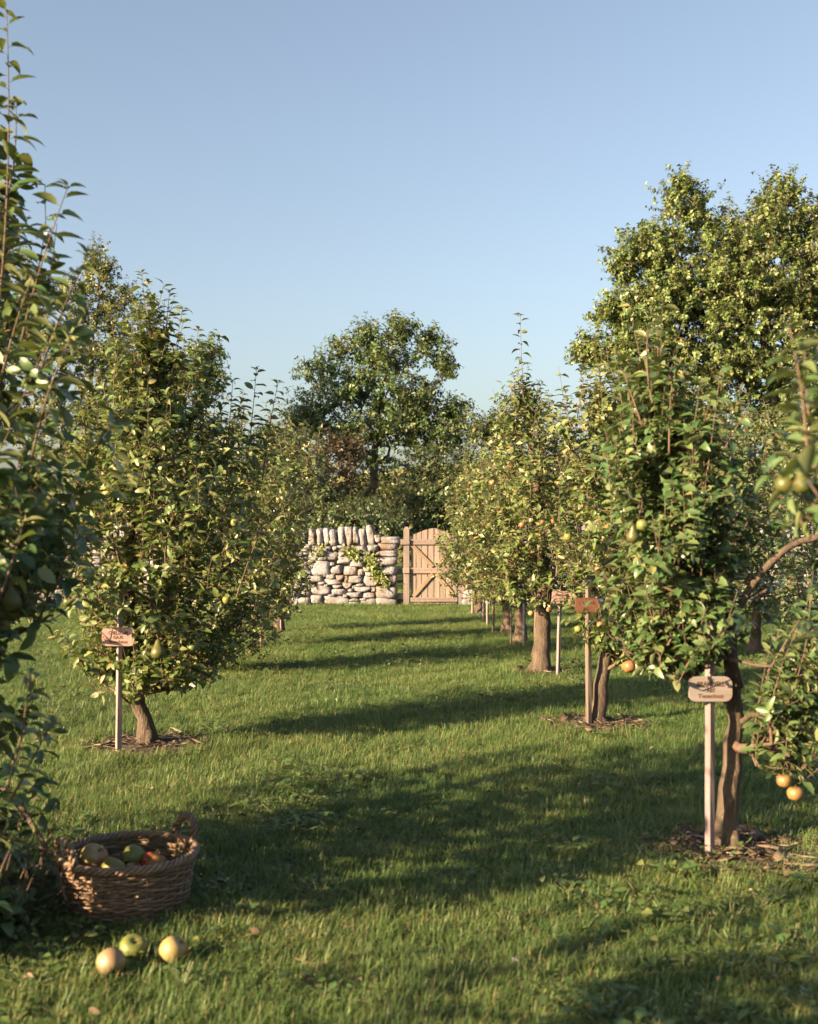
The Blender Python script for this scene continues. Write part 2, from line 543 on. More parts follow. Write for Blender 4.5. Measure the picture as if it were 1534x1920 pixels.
_mb = MB(); _mb.tube([(0, 0, 0.62), (0.03, 0, 0.78), (0.09, 0.01, 0.95)], [0.03, 0.025, 0.035], 5); PEAR_STEM = _mb.mesh('stem', M['stem'])
_mb = MB()
for _k in range(5):
    _a = _k * 1.2566
    _mb.tube([(0.02 * math.cos(_a), 0.02 * math.sin(_a), -0.355), (0.07 * math.cos(_a), 0.07 * math.sin(_a), -0.40), (0.06 * math.cos(_a), 0.06 * math.sin(_a), -0.435)], [0.025, 0.025, 0.008], 4)
CALYX = _mb.mesh('calyx', M['calyx'])


def fruit(kind, pos, size, parent=None, rot=(0, 0, 0), label=None, group=None, stem=True, name=None):
    nm = name or ('pear' if kind == 'pear' else 'apple')
    o = link(nm, FR[kind], parent)
    o.location = pos; o.rotation_euler = rot
    o.scale = (size * random.uniform(.96, 1.05), size * random.uniform(.94, 1.02), size * random.uniform(.90, 1.06))
    if label: tag(o, label, nm, group)
    if stem:
        link('stem', PEAR_STEM if kind == 'pear' else APPLE_STEM, o)
        if kind != 'pear': link('calyx', CALYX, o)
    return o


# ------------------------------------------------------------------ skeleton growth
class Skel:
    def __init__(s, pts):
        s.P = [np.array(p, float) for p in pts]
        s.par = [i - 1 for i in range(len(pts))]
        s.path = [list(range(len(pts)))]

    def grow(s, target, rng, step=0.12, updown=1.4, minz=-1e9, sag=0.0, wig=0.25, trunkpen=0.0):
        A = np.array(s.P)
        d = A - target
        dist = np.linalg.norm(d, axis=1) + updown * np.maximum(0, d[:, 2] + 0.05) + 1e3 * (A[:, 2] < minz)
        if trunkpen:
            dist = dist - trunkpen * (np.arange(len(A)) < s.n0)
        i = int(np.argmin(dist))
        a = A[i]; L = np.linalg.norm(target - a)
        n = max(1, int(round(L / step)))
        mid = (a + target) / 2 + rng.normal(0, wig, 3) * L * 0.3 - np.array([0, 0, sag * L])
        ids = [i]
        for k in range(1, n + 1):
            t = k / n
            p = (1 - t) ** 2 * a + 2 * t * (1 - t) * mid + t * t * target
            s.P.append(p); s.par.append(ids[-1]); ids.append(len(s.P) - 1)
        s.path.append(ids)
        return ids[-1]

    def radii(s, tip, expo=2.3):
        n = len(s.P); w = np.zeros(n); kids = np.zeros(n, int)
        for i in range(n):
            if s.par[i] >= 0: kids[s.par[i]] += 1
        w[kids == 0] = 1
        for i in range(n - 1, 0, -1):
            w[s.par[i]] += w[i]
        return tip * np.maximum(w, 1) ** (1 / expo)


def profile_from_px(rows, D, x_base, y_base):
    """outline rows (py, px_left, px_right) -> z, centre x, radius, relative to the trunk base"""
    out = []
    for (py, a, b) in rows:
        z = EYE - (py - HY) / FPX * D
        xa = (a - CX) / FPX * D - x_base; xb = (b - CX) / FPX * D - x_base
        out.append((z, (xa + xb) / 2, (xb - xa) / 2))
    out.sort()
    return np.array(out)


def shoot_axis(base, tip, n, rng, bend):
    base = np.asarray(base, float); tip = np.asarray(tip, float)
    mid = (base + tip) / 2 + bend
    t = np.linspace(0, 1, n)[:, None]
    return (1 - t) ** 2 * base + 2 * t * (1 - t) * mid + t * t * tip


def leaf_frames(axis, s, phase, rng, ang_lo=45, ang_hi=72, droop=0.12):
    """positions and frames for leaves at fractions s along the axis polyline"""
    n = len(axis)
    f = np.clip(s * (n - 1), 0, n - 1.001); i = f.astype(int); u = (f - i)[:, None]
    P = axis[i] * (1 - u) + axis[i + 1] * u
    T = norm(axis[i + 1] - axis[i])
    ref = np.where(np.abs(T[:, 2:3]) > 0.9, np.array([[1., 0, 0]]), np.array([[0, 0, 1.]]))
    U = norm(np.cross(T, ref)); V = np.cross(T, U)
    az = phase + np.arange(len(s)) * 2.39996 + rng.normal(0, 0.25, len(s))
    R = U * np.cos(az)[:, None] + V * np.sin(az)[:, None]
    a = np.radians(rng.uniform(ang_lo, ang_hi, len(s)))[:, None]
    Dr = T * np.cos(a) + R * np.sin(a) + np.array([0, 0, -droop])
    N = T + np.array([0, 0, 0.25]) + rng.normal(0, 0.42, (len(s), 3))
    return P, norm(Dr), N


def feature_shoot(tree, base_pt, kind, lo, tip, rng, leaf_len, spacing=0.032, bend=None, start=0.08, r0=0.0048):
    """a long shoot standing clear of the crown: one part, every leaf on it a sub-part"""
    lo = np.asarray(lo, float) - base_pt; tip = np.asarray(tip, float) - base_pt
    L = np.linalg.norm(tip - lo)
    bend = rng.normal(0, 0.05, 3) * L if bend is None else bend
    ax = shoot_axis(lo, tip, 14, rng, bend)
    mb = MB(); mb.tube(ax, np.linspace(r0, 0.0016, 14), 5)
    so = mb.build('shoot', M['twig'], tree)
    n = max(6, int(L * (1 - start) / (spacing * .66)))
    s = np.concatenate([np.linspace(start, 0.97, n - 3), [.985, .99, .995]])
    P, Dr, N = leaf_frames(ax, s, rng.uniform(0, 6), rng, 52, 84, .08)
    sz = leaf_len * np.interp(s, [0, .6, .9, 1], [1.0, 1.0, .8, .5]) * rng.uniform(.8, 1.15, n)
    Dr = norm(Dr + np.array([0, 0, 0.3]) * (s[:, None] > 0.93))
    N = norm(N - (N * Dr).sum(1, keepdims=True) * Dr); X = np.cross(Dr, N)
    for k in range(n):
        o = link('leaf', random.choice(LEAF_OBJ[kind]), so)
        m = Matrix.Identity(4)
        for c, vec in enumerate((X[k], Dr[k], N[k])):
            for r in range(3): m[r][c] = vec[r] * sz[k]
        for r in range(3): m[r][3] = P[k][r]
        o.matrix_basis = m
    return so


CLEAR = []      # pruned spaces round plaques and basket, some cut to let sun through: (x0, x1, y0, y1, z0, z1), world
ORIGIN = [np.zeros(3)]


def pruned(P):
    Q = P + ORIGIN[0]; k = np.zeros(len(P), bool)
    for (a, b_, c, d, e_, f) in CLEAR:
        k |= (Q[:, 0] > a) & (Q[:, 0] < b_) & (Q[:, 1] > c) & (Q[:, 1] < d) & (Q[:, 2] > e_) & (Q[:, 2] < f)
    return k


def leaf_density_shoots(mb_leaf, mb_twig, B, Dirs, Ls, rng, leaf_len, spacing, tpl, wf=(.23, .29), twig_r=0.003, droop=0.12):
    """ordinary leafy shoots and spurs, joined into the crown"""
    ph = 0.0
    AP, AD, AN, AL = [], [], [], []
    cut = pruned(B)
    for b, d, L, c in zip(B, Dirs, Ls, cut):
        if c: continue
        tip = b + d * L
        ax = shoot_axis(b, tip, 4, rng, rng.normal(0, 0.06, 3) * L + np.array([0, 0, -0.05 * L]))
        if L > .07: mb_twig.tube(ax, np.linspace(twig_r, twig_r * 0.5, 4), 3, caps=False)
        n = max(3, int(L / spacing))
        s = np.sort(rng.uniform(0.05, 1.0, n))
        P, Dr, N = leaf_frames(ax, s, rng.uniform(0, 6), rng, 40, 80, droop)
        AP.append(P); AD.append(Dr); AN.append(N); AL.append(leaf_len * rng.uniform(0.65, 1.15, n))
    P = np.vstack(AP); Dr = np.vstack(AD); N = np.vstack(AN); Ln = np.concatenate(AL)
    ok = ~(pruned(P) | pruned(P + Dr * Ln[:, None]) | pruned(P + Dr * Ln[:, None] * .5))
    P, Dr, N, Ln = P[ok], Dr[ok], N[ok], Ln[ok]
    n = len(P)
    leaves_into(mb_leaf, P, Dr, N, Ln, rng.uniform(*wf, n), rng.uniform(0.2, 1.3, n), rng.uniform(0.15, 0.55, n), np.clip(rng.normal(.5, .22, n), 0, 1), tpl)


def orchard_tree(label, base, rows, D, trunk, kind='apple', n_shoots=260, leaf_len=0.075, seed=1, group=None, rtrunk=0.055,
                 shoots=(), fruits=(), hi=False, extra=(), name='fruit_tree', depth_scale=1.0, leaf_gap=0.025, mounds=1.9, depth_z=None):
    """trunk: list of (dx, dy, z) from the base up to the top of the leader, metres"""
    rng = np.random.default_rng(seed)
    base = np.array([base[0], base[1], 0.0])
    root = empty(name, base); ORIGIN[0] = base
    tag(root, label, 'fruit tree', group)
    pr = profile_from_px(rows, D, base[0], base[1])
    zs = pr[:, 0]
    tr = np.array(trunk, float)
    # leader polyline, finely stepped
    d = np.concatenate([[0], np.cumsum(np.linalg.norm(np.diff(tr, axis=0), axis=1))])
    m = max(6, int(d[-1] / 0.09))
    tt = np.linspace(0, d[-1], m)
    lead = np.stack([np.interp(tt, d, tr[:, k]) for k in range(3)], 1)
    for _ in range(2): lead[1:-1] = (lead[:-2] + 2 * lead[1:-1] + lead[2:]) / 4
    wig = rng.normal(0, 0.012, lead.shape); wig[0] = 0; wig[:, 2] = 0
    lead += wig
    sk = Skel(lead); sk.n0 = len(lead)
    zmin = zs[0]
    # crown targets: clumped, biased to the outside
    T = []
    for k in range(n_shoots):
        z = zmin + (zs[-1] - zmin) * rng.beta(1.05, 1.25)
        cx = np.interp(z, zs, pr[:, 1]); R = np.interp(z, zs, pr[:, 2])
        a = rng.uniform(0, 2 * math.pi)
        lump = 0.94 + 0.20 * mounds * math.sin(3 * a + z * 5 + seed) + 0.12 * mounds * math.sin(5 * a - z * 9 + 2 * seed)
        rr = R * lump * (rng.uniform(0.06, 1) ** 0.55)
        dsc = np.interp(z, *depth_z) if depth_z else depth_scale
        T.append((cx + rr * math.cos(a), rr * math.sin(a) * dsc, z))
    for (c, r, nn) in extra:               # further foliage masses: centre (relative), radius, count
        for k in range(nn):
            v = norm(rng.normal(0, 1, 3)) * r * rng.uniform(0.2, 1) ** 0.5
            T.append(tuple(np.array(c) + v))
    T = np.array(T); T = T[~pruned(T)]
    axisx = np.interp(T[:, 2], zs, pr[:, 1])
    order = np.argsort(np.hypot(T[:, 0] - axisx, T[:, 1]) + rng.uniform(0, .1, len(T)))
    tips = []
    for i in order:
        tips.append(sk.grow(T[i], rng, step=0.10, updown=1.3, minz=max(0.25, zmin * 0.6), sag=0.02))
    rad = sk.radii(0.0030, 2.05)
    P = np.array(sk.P)
    sc = rtrunk / rad[1]
    rad = np.where(np.arange(len(P)) < sk.n0, rad * sc, np.minimum(rad * min(1.0, sc * 1.4), 0.028))
    lr = np.maximum(rad[:sk.n0], 0.006)
    lr = np.minimum(lr, rtrunk * np.interp(tt / d[-1], [0, .25, .6, 1], [1.1, 0.9, .5, .1]))
    for _ in range(2): lr[1:-1] = (lr[:-2] + lr[1:-1] * 2 + lr[2:]) / 4
    zrel = lead[:, 2]
    lr = lr * (1 + 0.75 * np.exp(-zrel / 0.06)) * (1 + rng.normal(0, 0.05, len(lr)))
    # trunk
    mb = MB()
    ex = lead.copy(); ex[0, 2] = -0.05
    mb.tube(ex, lr, 12, lump=0.055, rng=rng)
    for k in range(5):                      # surface roots
        a = rng.uniform(0, 6.28); q = rtrunk
        mb.tube([(q * .4 * math.cos(a), q * .4 * math.sin(a), .10), (q * 1.2 * math.cos(a), q * 1.2 * math.sin(a), .03), (q * 2.3 * math.cos(a + .2), q * 2.3 * math.sin(a + .2), -.03)], [q * .6, q * .48, q * .2], 6, lump=.1, rng=rng)
    mb.build('trunk', M['bark'], root)
    # branches: the long ones each a part, the thin ones joined
    twig = MB()
    paths = sk.path[1:]
    score = [(rad[p[min(1, len(p) - 1)]] * len(p), p) for p in paths]
    score.sort(key=lambda x: -x[0])
    for k, (sc_, p) in enumerate(score):
        if len(p) < 2: continue
        pts = P[p]; r = rad[p].copy(); r[0] = min(r[0], r[1] * 1.3)
        if pruned(pts).any(): continue
        if k < 10 and len(p) >= 4:
            b = MB(); b.tube(pts, r, 8, lump=.05, rng=rng, caps=True); b.build('branch', M['bark'], root)
        else:
            twig.tube(pts, r, 3 if r.max() < .006 else 5, caps=False)
    # leaves
    lf = MB()
    tipP = P[tips]
    ax = np.stack([np.interp(tipP[:, 2], zs, pr[:, 1]), np.zeros(len(tipP)), tipP[:, 2] - 0.15], 1)
    out = norm(tipP - ax)
    up = rng.uniform(0.35, 1.15, (len(tipP), 1))
    dirs = norm(out * 0.75 + np.array([0, 0, 1.0]) * up + rng.normal(0, 0.28, out.shape))
    Ls = rng.uniform(0.08, 0.24, len(tipP))
    long_ = rng.uniform(0, 1, len(tipP)) < 0.22
    Ls = np.where(long_, rng.uniform(0.26, 0.46, len(tipP)), Ls)
    dirs = norm(np.where(long_[:, None], dirs + np.array([0, 0, 1.3]), dirs))
    tpl = LEAF_MID if hi else (LEAF_LO if D < 9 else LEAF_4)
    leaf_density_shoots(lf, twig, tipP, dirs, Ls, rng, leaf_len, leaf_gap, tpl)
    # spur rosettes along the thinner wood
    thin = np.where((rad < 0.02) & (np.arange(len(P)) > sk.n0) & (P[:, 2] > zmin * 0.8))[0]
    if len(thin):
        pick = rng.choice(thin, min(len(thin), int(n_shoots * 1.5)), replace=False)
        dd = norm(rng.normal(0, 1, (len(pick), 3)) + np.array([0, 0, 0.55]))
        leaf_density_shoots(lf, twig, P[pick], dd, rng.uniform(0.03, 0.08, len(pick)), rng, leaf_len * 0.92, 0.012, tpl)
    twig.build('twigs', M['twig'], root)['kind'] = 'stuff'
    lf.build('crown', M['leaf_' + kind], root)['kind'] = 'stuff'
    for s in shoots:
        lo, tip = s[0], s[1]
        kw = s[2] if len(s) > 2 else {}
        dy = kw.get('dy', 0.0); dz = kw.get('D', D + dy)
        feature_shoot(root, base, kind, at(*lo, dz), at(*tip, dz + kw.get('lean', 0)), rng, kw.get('leaf', leaf_len * 1.15), kw.get('gap', 0.032))
    for f in fruits:
        px, py, fk, size = f[:4]
        dd = f[4] if len(f) > 4 else None
        z = EYE - (py - HY) / FPX * D
        R = float(np.interp(z, zs, pr[:, 2]))
        Df = dd if dd is not None else D - 0.82 * R
        p = at(px, py, Df) - base
        o = fruit(fk, p, size, root, (rng.normal(0, .2), rng.normal(0, .2), rng.uniform(0, 6.28)))
    return root


def broad_tree(label, base, clumps, trunk, leafmat, seed, n_targets, leaves_per, leaf_len, rtrunk, name='broadleaf_tree', cat='tree', clump_r=0.45,
               wf=(.28, .40), group=None, leaf_gap=None, updown=0.6, droop=.25, tpl=None, nbranch=14, twiglen=(.2, .5)):
    """clumps: (x, y, z, rx, ry, rz, weight) ellipsoids relative to base"""
    rng = np.random.default_rng(seed)
    base = np.array([base[0], base[1], base[2] if len(base) > 2 else 0.0])
    root = empty(name, base); tag(root, label, cat, group); ORIGIN[0] = base
    tr = np.array(trunk, float)
    d = np.concatenate([[0], np.cumsum(np.linalg.norm(np.diff(tr, axis=0), axis=1))])
    m = max(6, int(d[-1] / 0.25)); tt = np.linspace(0, d[-1], m)
    lead = np.stack([np.interp(tt, d, tr[:, k]) for k in range(3)], 1)
    lead[1:, :2] += rng.normal(0, 0.03, (m - 1, 2))
    sk = Skel(lead); sk.n0 = len(lead)
    C = np.array(clumps, float)
    w = C[:, 6] / C[:, 6].sum()
    T = []
    for i in rng.choice(len(C), n_targets, p=w):
        v = norm(rng.normal(0, 1, 3)) * rng.uniform(0.1, 1) ** 0.5 * (1.32 if rng.uniform() < .3 else 1.0)
        T.append(C[i, :3] + v * C[i, 3:6])
    T = np.array(T); T = T[T[:, 2] > 0.12]
    order = np.argsort(np.linalg.norm(T - lead[len(lead) // 2], axis=1) + rng.uniform(0, .3, len(T)))
    tips = [sk.grow(T[i], rng, step=0.3, updown=updown, minz=tr[1][2] if len(tr) > 2 else -9, sag=-0.03, wig=.35) for i in order]
    rad = sk.radii(0.006, 2.1); rad *= min(1.0, rtrunk / rad[1]) if rad[1] > rtrunk else 1.0
    P = np.array(sk.P)
    lr = np.maximum(np.minimum(rad[:sk.n0] * 1.1, rtrunk), rtrunk * np.linspace(1, .15, sk.n0))
    lr[0] *= 1.35
    mb = MB(); lead0 = lead.copy(); lead0[0, 2] -= 0.1
    mb.tube(lead0, lr, 10, lump=.06, rng=rng); mb.build('trunk', M['bark_bg'], root)
    twig = MB()
    sc = sorted(((rad[p[1]] * len(p), p) for p in sk.path[1:] if len(p) > 1), key=lambda x: -x[0])
    for k, (_, p) in enumerate(sc):
        r = rad[p].copy(); r[0] = min(r[0], r[1] * 1.25)
        if k < nbranch and len(p) > 3:
            b = MB(); b.tube(P[p], r, 7, lump=.05, rng=rng); b.build('branch', M['bark_bg'], root)
        else:
            twig.tube(P[p], r, 3, caps=False)
    lf = MB()
    tipP = P[tips]
    cen = (C[:, :3] * w[:, None]).sum(0)
    # several twigs per tip
    k = 3
    B = np.repeat(tipP, k, 0)
    out = norm(B - cen)
    dirs = norm(out * 0.5 + rng.normal(0, 0.6, B.shape) + np.array([0, 0, 0.25]))
    Ls = rng.uniform(*twiglen, len(B))
    gap = leaf_gap or (np.mean(twiglen) * k / leaves_per)
    leaf_density_shoots(lf, twig, B, dirs, Ls, rng, leaf_len, gap, tpl or LEAF_4, wf=wf, twig_r=0.004, droop=droop)
    twig.build('twigs', M['bark_bg'], root)['kind'] = 'stuff'
    lf.build('crown', leafmat, root)['kind'] = 'stuff'
    return root


# ------------------------------------------------------------------ ground
WALL_Y = 19.4

mb = MB()
nx, ny = 40, 60
gx = np.sign(np.linspace(-1, 1, nx)) * np.abs(np.linspace(-1, 1, nx)) ** 2.2 * 900
gy = np.concatenate([np.linspace(-60, 60, 30), np.geomspace(64, 1800, 30)])
X, Y = np.meshgrid(gx, gy)
Z = np.zeros_like(X)
far = np.clip((Y - 70) / 400, 0, 1)
Z = far ** 1.5 * (14 + 10 * np.sin(X / 170.0 + 1.0) + 5 * np.sin(X / 61.0))
v = np.stack([X, Y, Z], -1).reshape(-1, 3)
i = np.arange(ny - 1)[:, None]; j = np.arange(nx - 1)[None, :]
mb.add(v, np.stack([i * nx + j, i * nx + j + 1, (i + 1) * nx + j + 1, (i + 1) * nx + j], -1).reshape(-1, 4))
g = mb.build('ground', None)
t = NT('ground_turf')
p = t.pos()
sepn = t.new('ShaderNodeSeparateXYZ'); t.l(p, sepn.inputs[0])
n1 = t.noise(6, 5, 0.65, p); nf = t.noise(0.05, 4, 0.6, p)
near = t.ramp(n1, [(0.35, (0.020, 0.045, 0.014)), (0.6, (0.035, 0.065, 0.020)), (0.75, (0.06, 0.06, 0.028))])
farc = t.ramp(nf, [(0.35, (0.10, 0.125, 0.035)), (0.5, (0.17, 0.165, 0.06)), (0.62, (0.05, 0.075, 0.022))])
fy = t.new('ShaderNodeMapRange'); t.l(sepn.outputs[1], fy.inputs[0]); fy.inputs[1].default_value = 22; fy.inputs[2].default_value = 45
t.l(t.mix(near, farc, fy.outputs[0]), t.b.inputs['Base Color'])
t.b.inputs['Roughness'].default_value = 1; t.b.inputs['Specular IOR Level'].default_value = 0.1
t.bump(t.noise(70, 4, 0.6, p), 0.8, 0.03)
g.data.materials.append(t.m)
tag(g, 'flat orchard lawn running back to fields beyond the stone wall', 'ground', kind='structure')

# tree positions (used for mulch rings and grass clearing)
def gpos(px, py): return ground(px, py)

POS = {
    'L0': np.array([-1.75, 1.4, 0]), 'L1': np.array([-1.80, 4.35, 0]), 'L2': gpos(283, 1400), 'L3': gpos(397, 1262), 'L4': gpos(470, 1214), 'L5': gpos(520, 1186),
    'R0': np.array([1.50, 2.35, 0]), 'R1': gpos(1372, 1600), 'R2': gpos(1117, 1360), 'R3': gpos(1013, 1262), 'R4': gpos(975, 1207), 'R5': gpos(949, 1188), 'R6': gpos(897, 1151),
}
BASKET = ground(240, 1704)
BASKET[2] = 0.0

# ------------------------------------------------------------------ grass (one mass of tufts)
src = bpy.data.collections.new('tuft_sources')
weed_src = bpy.data.collections.new('weed_sources')


def tuft_mesh(name, rng, n, rad, h, wid, lean):
    V, Q, T3, A, H = [], [], [], [], []
    off = 0
    for k in range(n):
        r = rad * math.sqrt(rng.uniform(0, 1)); a = rng.uniform(0, 6.283)
        x, y = r * math.cos(a), r * math.sin(a)
        hh = h * rng.uniform(0.45, 1.1); az = rng.uniform(0, 6.283); ln = lean * rng.uniform(0.2, 1.4)
        w = wid * rng.uniform(0.7, 1.3); fx, fy = math.cos(az), math.sin(az)
        sx, sy = -fy, fx
        st = [(0, 1.0), (0.45, 0.85), (0.8, 0.55), (1.0, 0)]
        val = rng.uniform(0, 1)
        for (t_, ww) in st:
            bend = ln * t_ ** 2 * hh; z = hh * t_ * (1 - 0.25 * ln * t_)
            c = (x + fx * bend, y + fy * bend, z)
            if ww > 0:
                V += [(c[0] - sx * w * ww, c[1] - sy * w * ww, c[2]), (c[0] + sx * w * ww, c[1] + sy * w * ww, c[2])]
                A += [val] * 2; H += [t_] * 2
            else:
                V.append(c); A.append(val); H.append(t_)
        Q += [[off, off + 1, off + 3, off + 2], [off + 2, off + 3, off + 5, off + 4]]
        T3.append([off + 4, off + 5, off + 6]); off += 7
    me = bpy.data.meshes.new(name)
    me.from_pydata(V, [], Q + T3)
    for nm, arr in (('rnd', A), ('hgt', H)):
        at_ = me.attributes.new(nm, 'FLOAT', 'POINT'); at_.data.foreach_set('value', np.array(arr, np.float32))
    me.materials.append(M['grass'])
    me.polygons.foreach_set('use_smooth', np.ones(len(me.polygons), bool))
    o = bpy.data.objects.new(name, me)
    src.objects.link(o)


_r = np.random.default_rng(3)
for k in range(7):
    tuft_mesh('grass_tuft', _r, 40, 0.075, [0.065, 0.055, 0.075, 0.05, 0.06, 0.085, 0.045][k], [0.0014, 0.0017, 0.0013, 0.0018, 0.0015, 0.0012, 0.0017][k], [1.0, 1.3, 0.8, 1.5, 1.2, .7, 1.7][k])


def weed_mesh(name, rng, n, rad, llen, wf):
    mb = MB()
    P = np.stack([rng.normal(0, rad * .5, n), rng.normal(0, rad * .5, n), rng.uniform(0.01, 0.055, n)], 1)
    az = rng.uniform(0, 6.28, n)
    Dr = np.stack([np.cos(az), np.sin(az), rng.uniform(-.1, .6, n)], 1)
    N = np.array([[0, 0, 1.]]) + rng.normal(0, .25, (n, 3))
    leaves_into(mb, P, Dr, N, llen * rng.uniform(.6, 1.3, n), np.full(n, wf), rng.uniform(.2, 1, n), rng.uniform(.1, .4, n), rng.uniform(0, 1, n), LEAF_LO)
    for k in range(0, n, 2): mb.tube([(0, 0, 0), P[k]], .0012, 3, caps=False)
    o = bpy.data.objects.new(name, mb.mesh(name, M['leaf_weed'])); weed_src.objects.link(o)


for k in range(4): weed_mesh('lawn_weed', _r, [26, 18, 30, 14][k], [.07, .09, .06, .08][k], [.022, .035, .018, .045][k], [.36, .3, .42, .22][k])


def hash_noise(x, y, s, seed):
    """cheap smooth value noise for densities"""
    rg = np.random.default_rng(seed); G = rg.uniform(0, 1, (64, 64))
    u, v = x * s, y * s
    i, j = np.floor(u).astype(int), np.floor(v).astype(int); fu, fv = u - i, v - j
    fu = fu * fu * (3 - 2 * fu); fv = fv * fv * (3 - 2 * fv)
    g_ = lambda a, b: G[a % 64, b % 64]
    return (g_(i, j) * (1 - fu) + g_(i + 1, j) * fu) * (1 - fv) + (g_(i, j + 1) * (1 - fu) + g_(i + 1, j + 1) * fu) * fv


def scatter(name, collection, x0, x1, y0, y1, step, dens_fn, scale_fn, seed, smin=0.7, smax=1.3, tilt=0.12):
    xs = np.arange(x0, x1 + step / 2, step); ys = np.arange(y0, y1 + step / 2, step)
    X, Y = np.meshgrid(xs, ys)
    v = np.stack([X, Y, np.full_like(X, 0.0)], -1).reshape(-1, 3)
    nx, ny = len(xs), len(ys)
    i = np.arange(ny - 1)[:, None]; j = np.arange(nx - 1)[None, :]
    q = np.stack([i * nx + j, i * nx + j + 1, (i + 1) * nx + j + 1, (i + 1) * nx + j], -1).reshape(-1, 4)
    mb = MB(); mb.add(v, q)
    me = mb.mesh(name)
    for nm, fn in (('dens', dens_fn), ('scl', scale_fn)):
        a = me.attributes.new(nm, 'FLOAT', 'POINT')
        a.data.foreach_set('value', np.maximum(0, fn(v[:, 0], v[:, 1])).astype(np.float32))
    o = link(name, me)
    ng = bpy.data.node_groups.new(name + '_scatter', 'GeometryNodeTree')
    ng.interface.new_socket('Geometry', in_out='INPUT', socket_type='NodeSocketGeometry')
    ng.interface.new_socket('Geometry', in_out='OUTPUT', socket_type='NodeSocketGeometry')
    N = ng.nodes; Lk = ng.links.new
    gi, go = N.new('NodeGroupInput'), N.new('NodeGroupOutput')
    ds = N.new('GeometryNodeDistributePointsOnFaces'); ds.inputs['Seed'].default_value = seed
    na = N.new('GeometryNodeInputNamedAttribute'); na.data_type = 'FLOAT'; na.inputs[0].default_value = 'dens'
    ns = N.new('GeometryNodeInputNamedAttribute'); ns.data_type = 'FLOAT'; ns.inputs[0].default_value = 'scl'
    ci = N.new('GeometryNodeCollectionInfo'); ci.inputs['Collection'].default_value = collection
    ci.inputs['Separate Children'].default_value = True; ci.inputs['Reset Children'].default_value = True
    iop = N.new('GeometryNodeInstanceOnPoints'); iop.inputs['Pick Instance'].default_value = True
    rr = N.new('FunctionNodeRandomValue'); rr.data_type = 'FLOAT_VECTOR'
    rr.inputs[0].default_value = (-tilt, -tilt, 0); rr.inputs[1].default_value = (tilt, tilt, 6.283); rr.inputs['Seed'].default_value = seed + 5
    rs = N.new('FunctionNodeRandomValue'); rs.data_type = 'FLOAT'
    rs.inputs[2].default_value = smin; rs.inputs[3].default_value = smax; rs.inputs['Seed'].default_value = seed + 9
    mu = N.new('ShaderNodeMath'); mu.operation = 'MULTIPLY'
    Lk(gi.outputs[0], ds.inputs['Mesh'])
    Lk(na.outputs['Attribute'], ds.inputs['Density'])
    Lk(ds.outputs['Points'], iop.inputs['Points'])
    Lk(ci.outputs[0], iop.inputs['Instance'])
    Lk(rr.outputs[0], iop.inputs['Rotation'])
    Lk(rs.outputs[1], mu.inputs[0]); Lk(ns.outputs['Attribute'], mu.inputs[1])
    Lk(mu.outputs[0], iop.inputs['Scale'])
    Lk(iop.outputs[0], go.inputs[0])
    md = o.modifiers.new('scatter', 'NODES'); md.node_group = ng
    return o


RINGS = [(POS[k][0], POS[k][1], r) for k, r in (('L2', .40), ('R1', .36), ('R2', .34), ('R3', .26), ('L3', .22), ('L4', .2), ('R4', .2), ('R5', .2), ('L1', .4))]


def bare(x, y):
    """1 inside mulch rings and under the basket"""
    b = np.zeros_like(x)
    for (cx, cy, r) in RINGS:
        d = np.hypot(x - cx, (y - cy)) + 0.16 * (hash_noise(x, y, 9.0, 21) - .5)
        b = np.maximum(b, np.clip((r - d) / 0.08, 0, 1))
    d = np.hypot(x - BASKET[0], y - BASKET[1])
    return np.maximum(b, (d < 0.205) * 1.0)


def in_view(x, y, m=1.0): return (np.abs(x) < 0.36 * np.maximum(y, 0) + m) * 1.0


def g_dens(x, y):
    base = np.interp(y, [2.5, 6, 10, 20, 24], [560, 480, 330, 200, 60])
    return base * (0.55 + 0.75 * hash_noise(x, y, 2.2, 1)) * (1 - 0.97 * bare(x, y)) * in_view(x, y)


def g_scale(x, y):
    s = 0.70 + 0.55 * hash_noise(x, y, 1.1, 2) + 0.35 * hash_noise(x, y, 4.0, 5)
    for (cx, cy, r) in RINGS:
        d = np.hypot(x - cx, y - cy); s = s + 0.45 * np.exp(-((d - r - .06) / 0.10) ** 2)
    s = s + 0.6 * np.exp(-((y - (WALL_Y - .12)) / 0.18) ** 2)
    return s * 0.68


gr = scatter('grass', src, -8.6, 8.6, 2.6, 24, 0.1, g_dens, g_scale, 11)
tag(gr, 'sunlit mown grass with dry straw tips, yellowed further as if catching sun, covering the orchard floor', 'grass', kind='stuff')


def w_dens(x, y):
    n = hash_noise(x, y, 1.6, 8) * .6 + hash_noise(x, y, 5, 9) * .4
    right = np.exp(-(((x - 1.15) / .8) ** 2 + ((y - 4.2) / .8) ** 2))
    left = np.exp(-(((x + 1.35) / .5) ** 2 + ((y - 4.1) / .7) ** 2))
    return (np.clip(n - .58, 0, 1) * 330 + right * 45 + left * 110) * np.interp(y, [2, 6, 9, 20], [1, .8, .35, .15]) * (1 - .7 * bare(x, y)) * in_view(x, y) * (np.hypot(x - BASKET[0], y - BASKET[1]) > .24)


wd = scatter('weeds', weed_src, -5, 5, 2.6, 15, 0.12, w_dens, lambda x, y: 1 + 0 * x, 31, .7, 1.5)
tag(wd, 'low clover and broadleaf weeds growing through the lawn', 'weeds', kind='stuff')

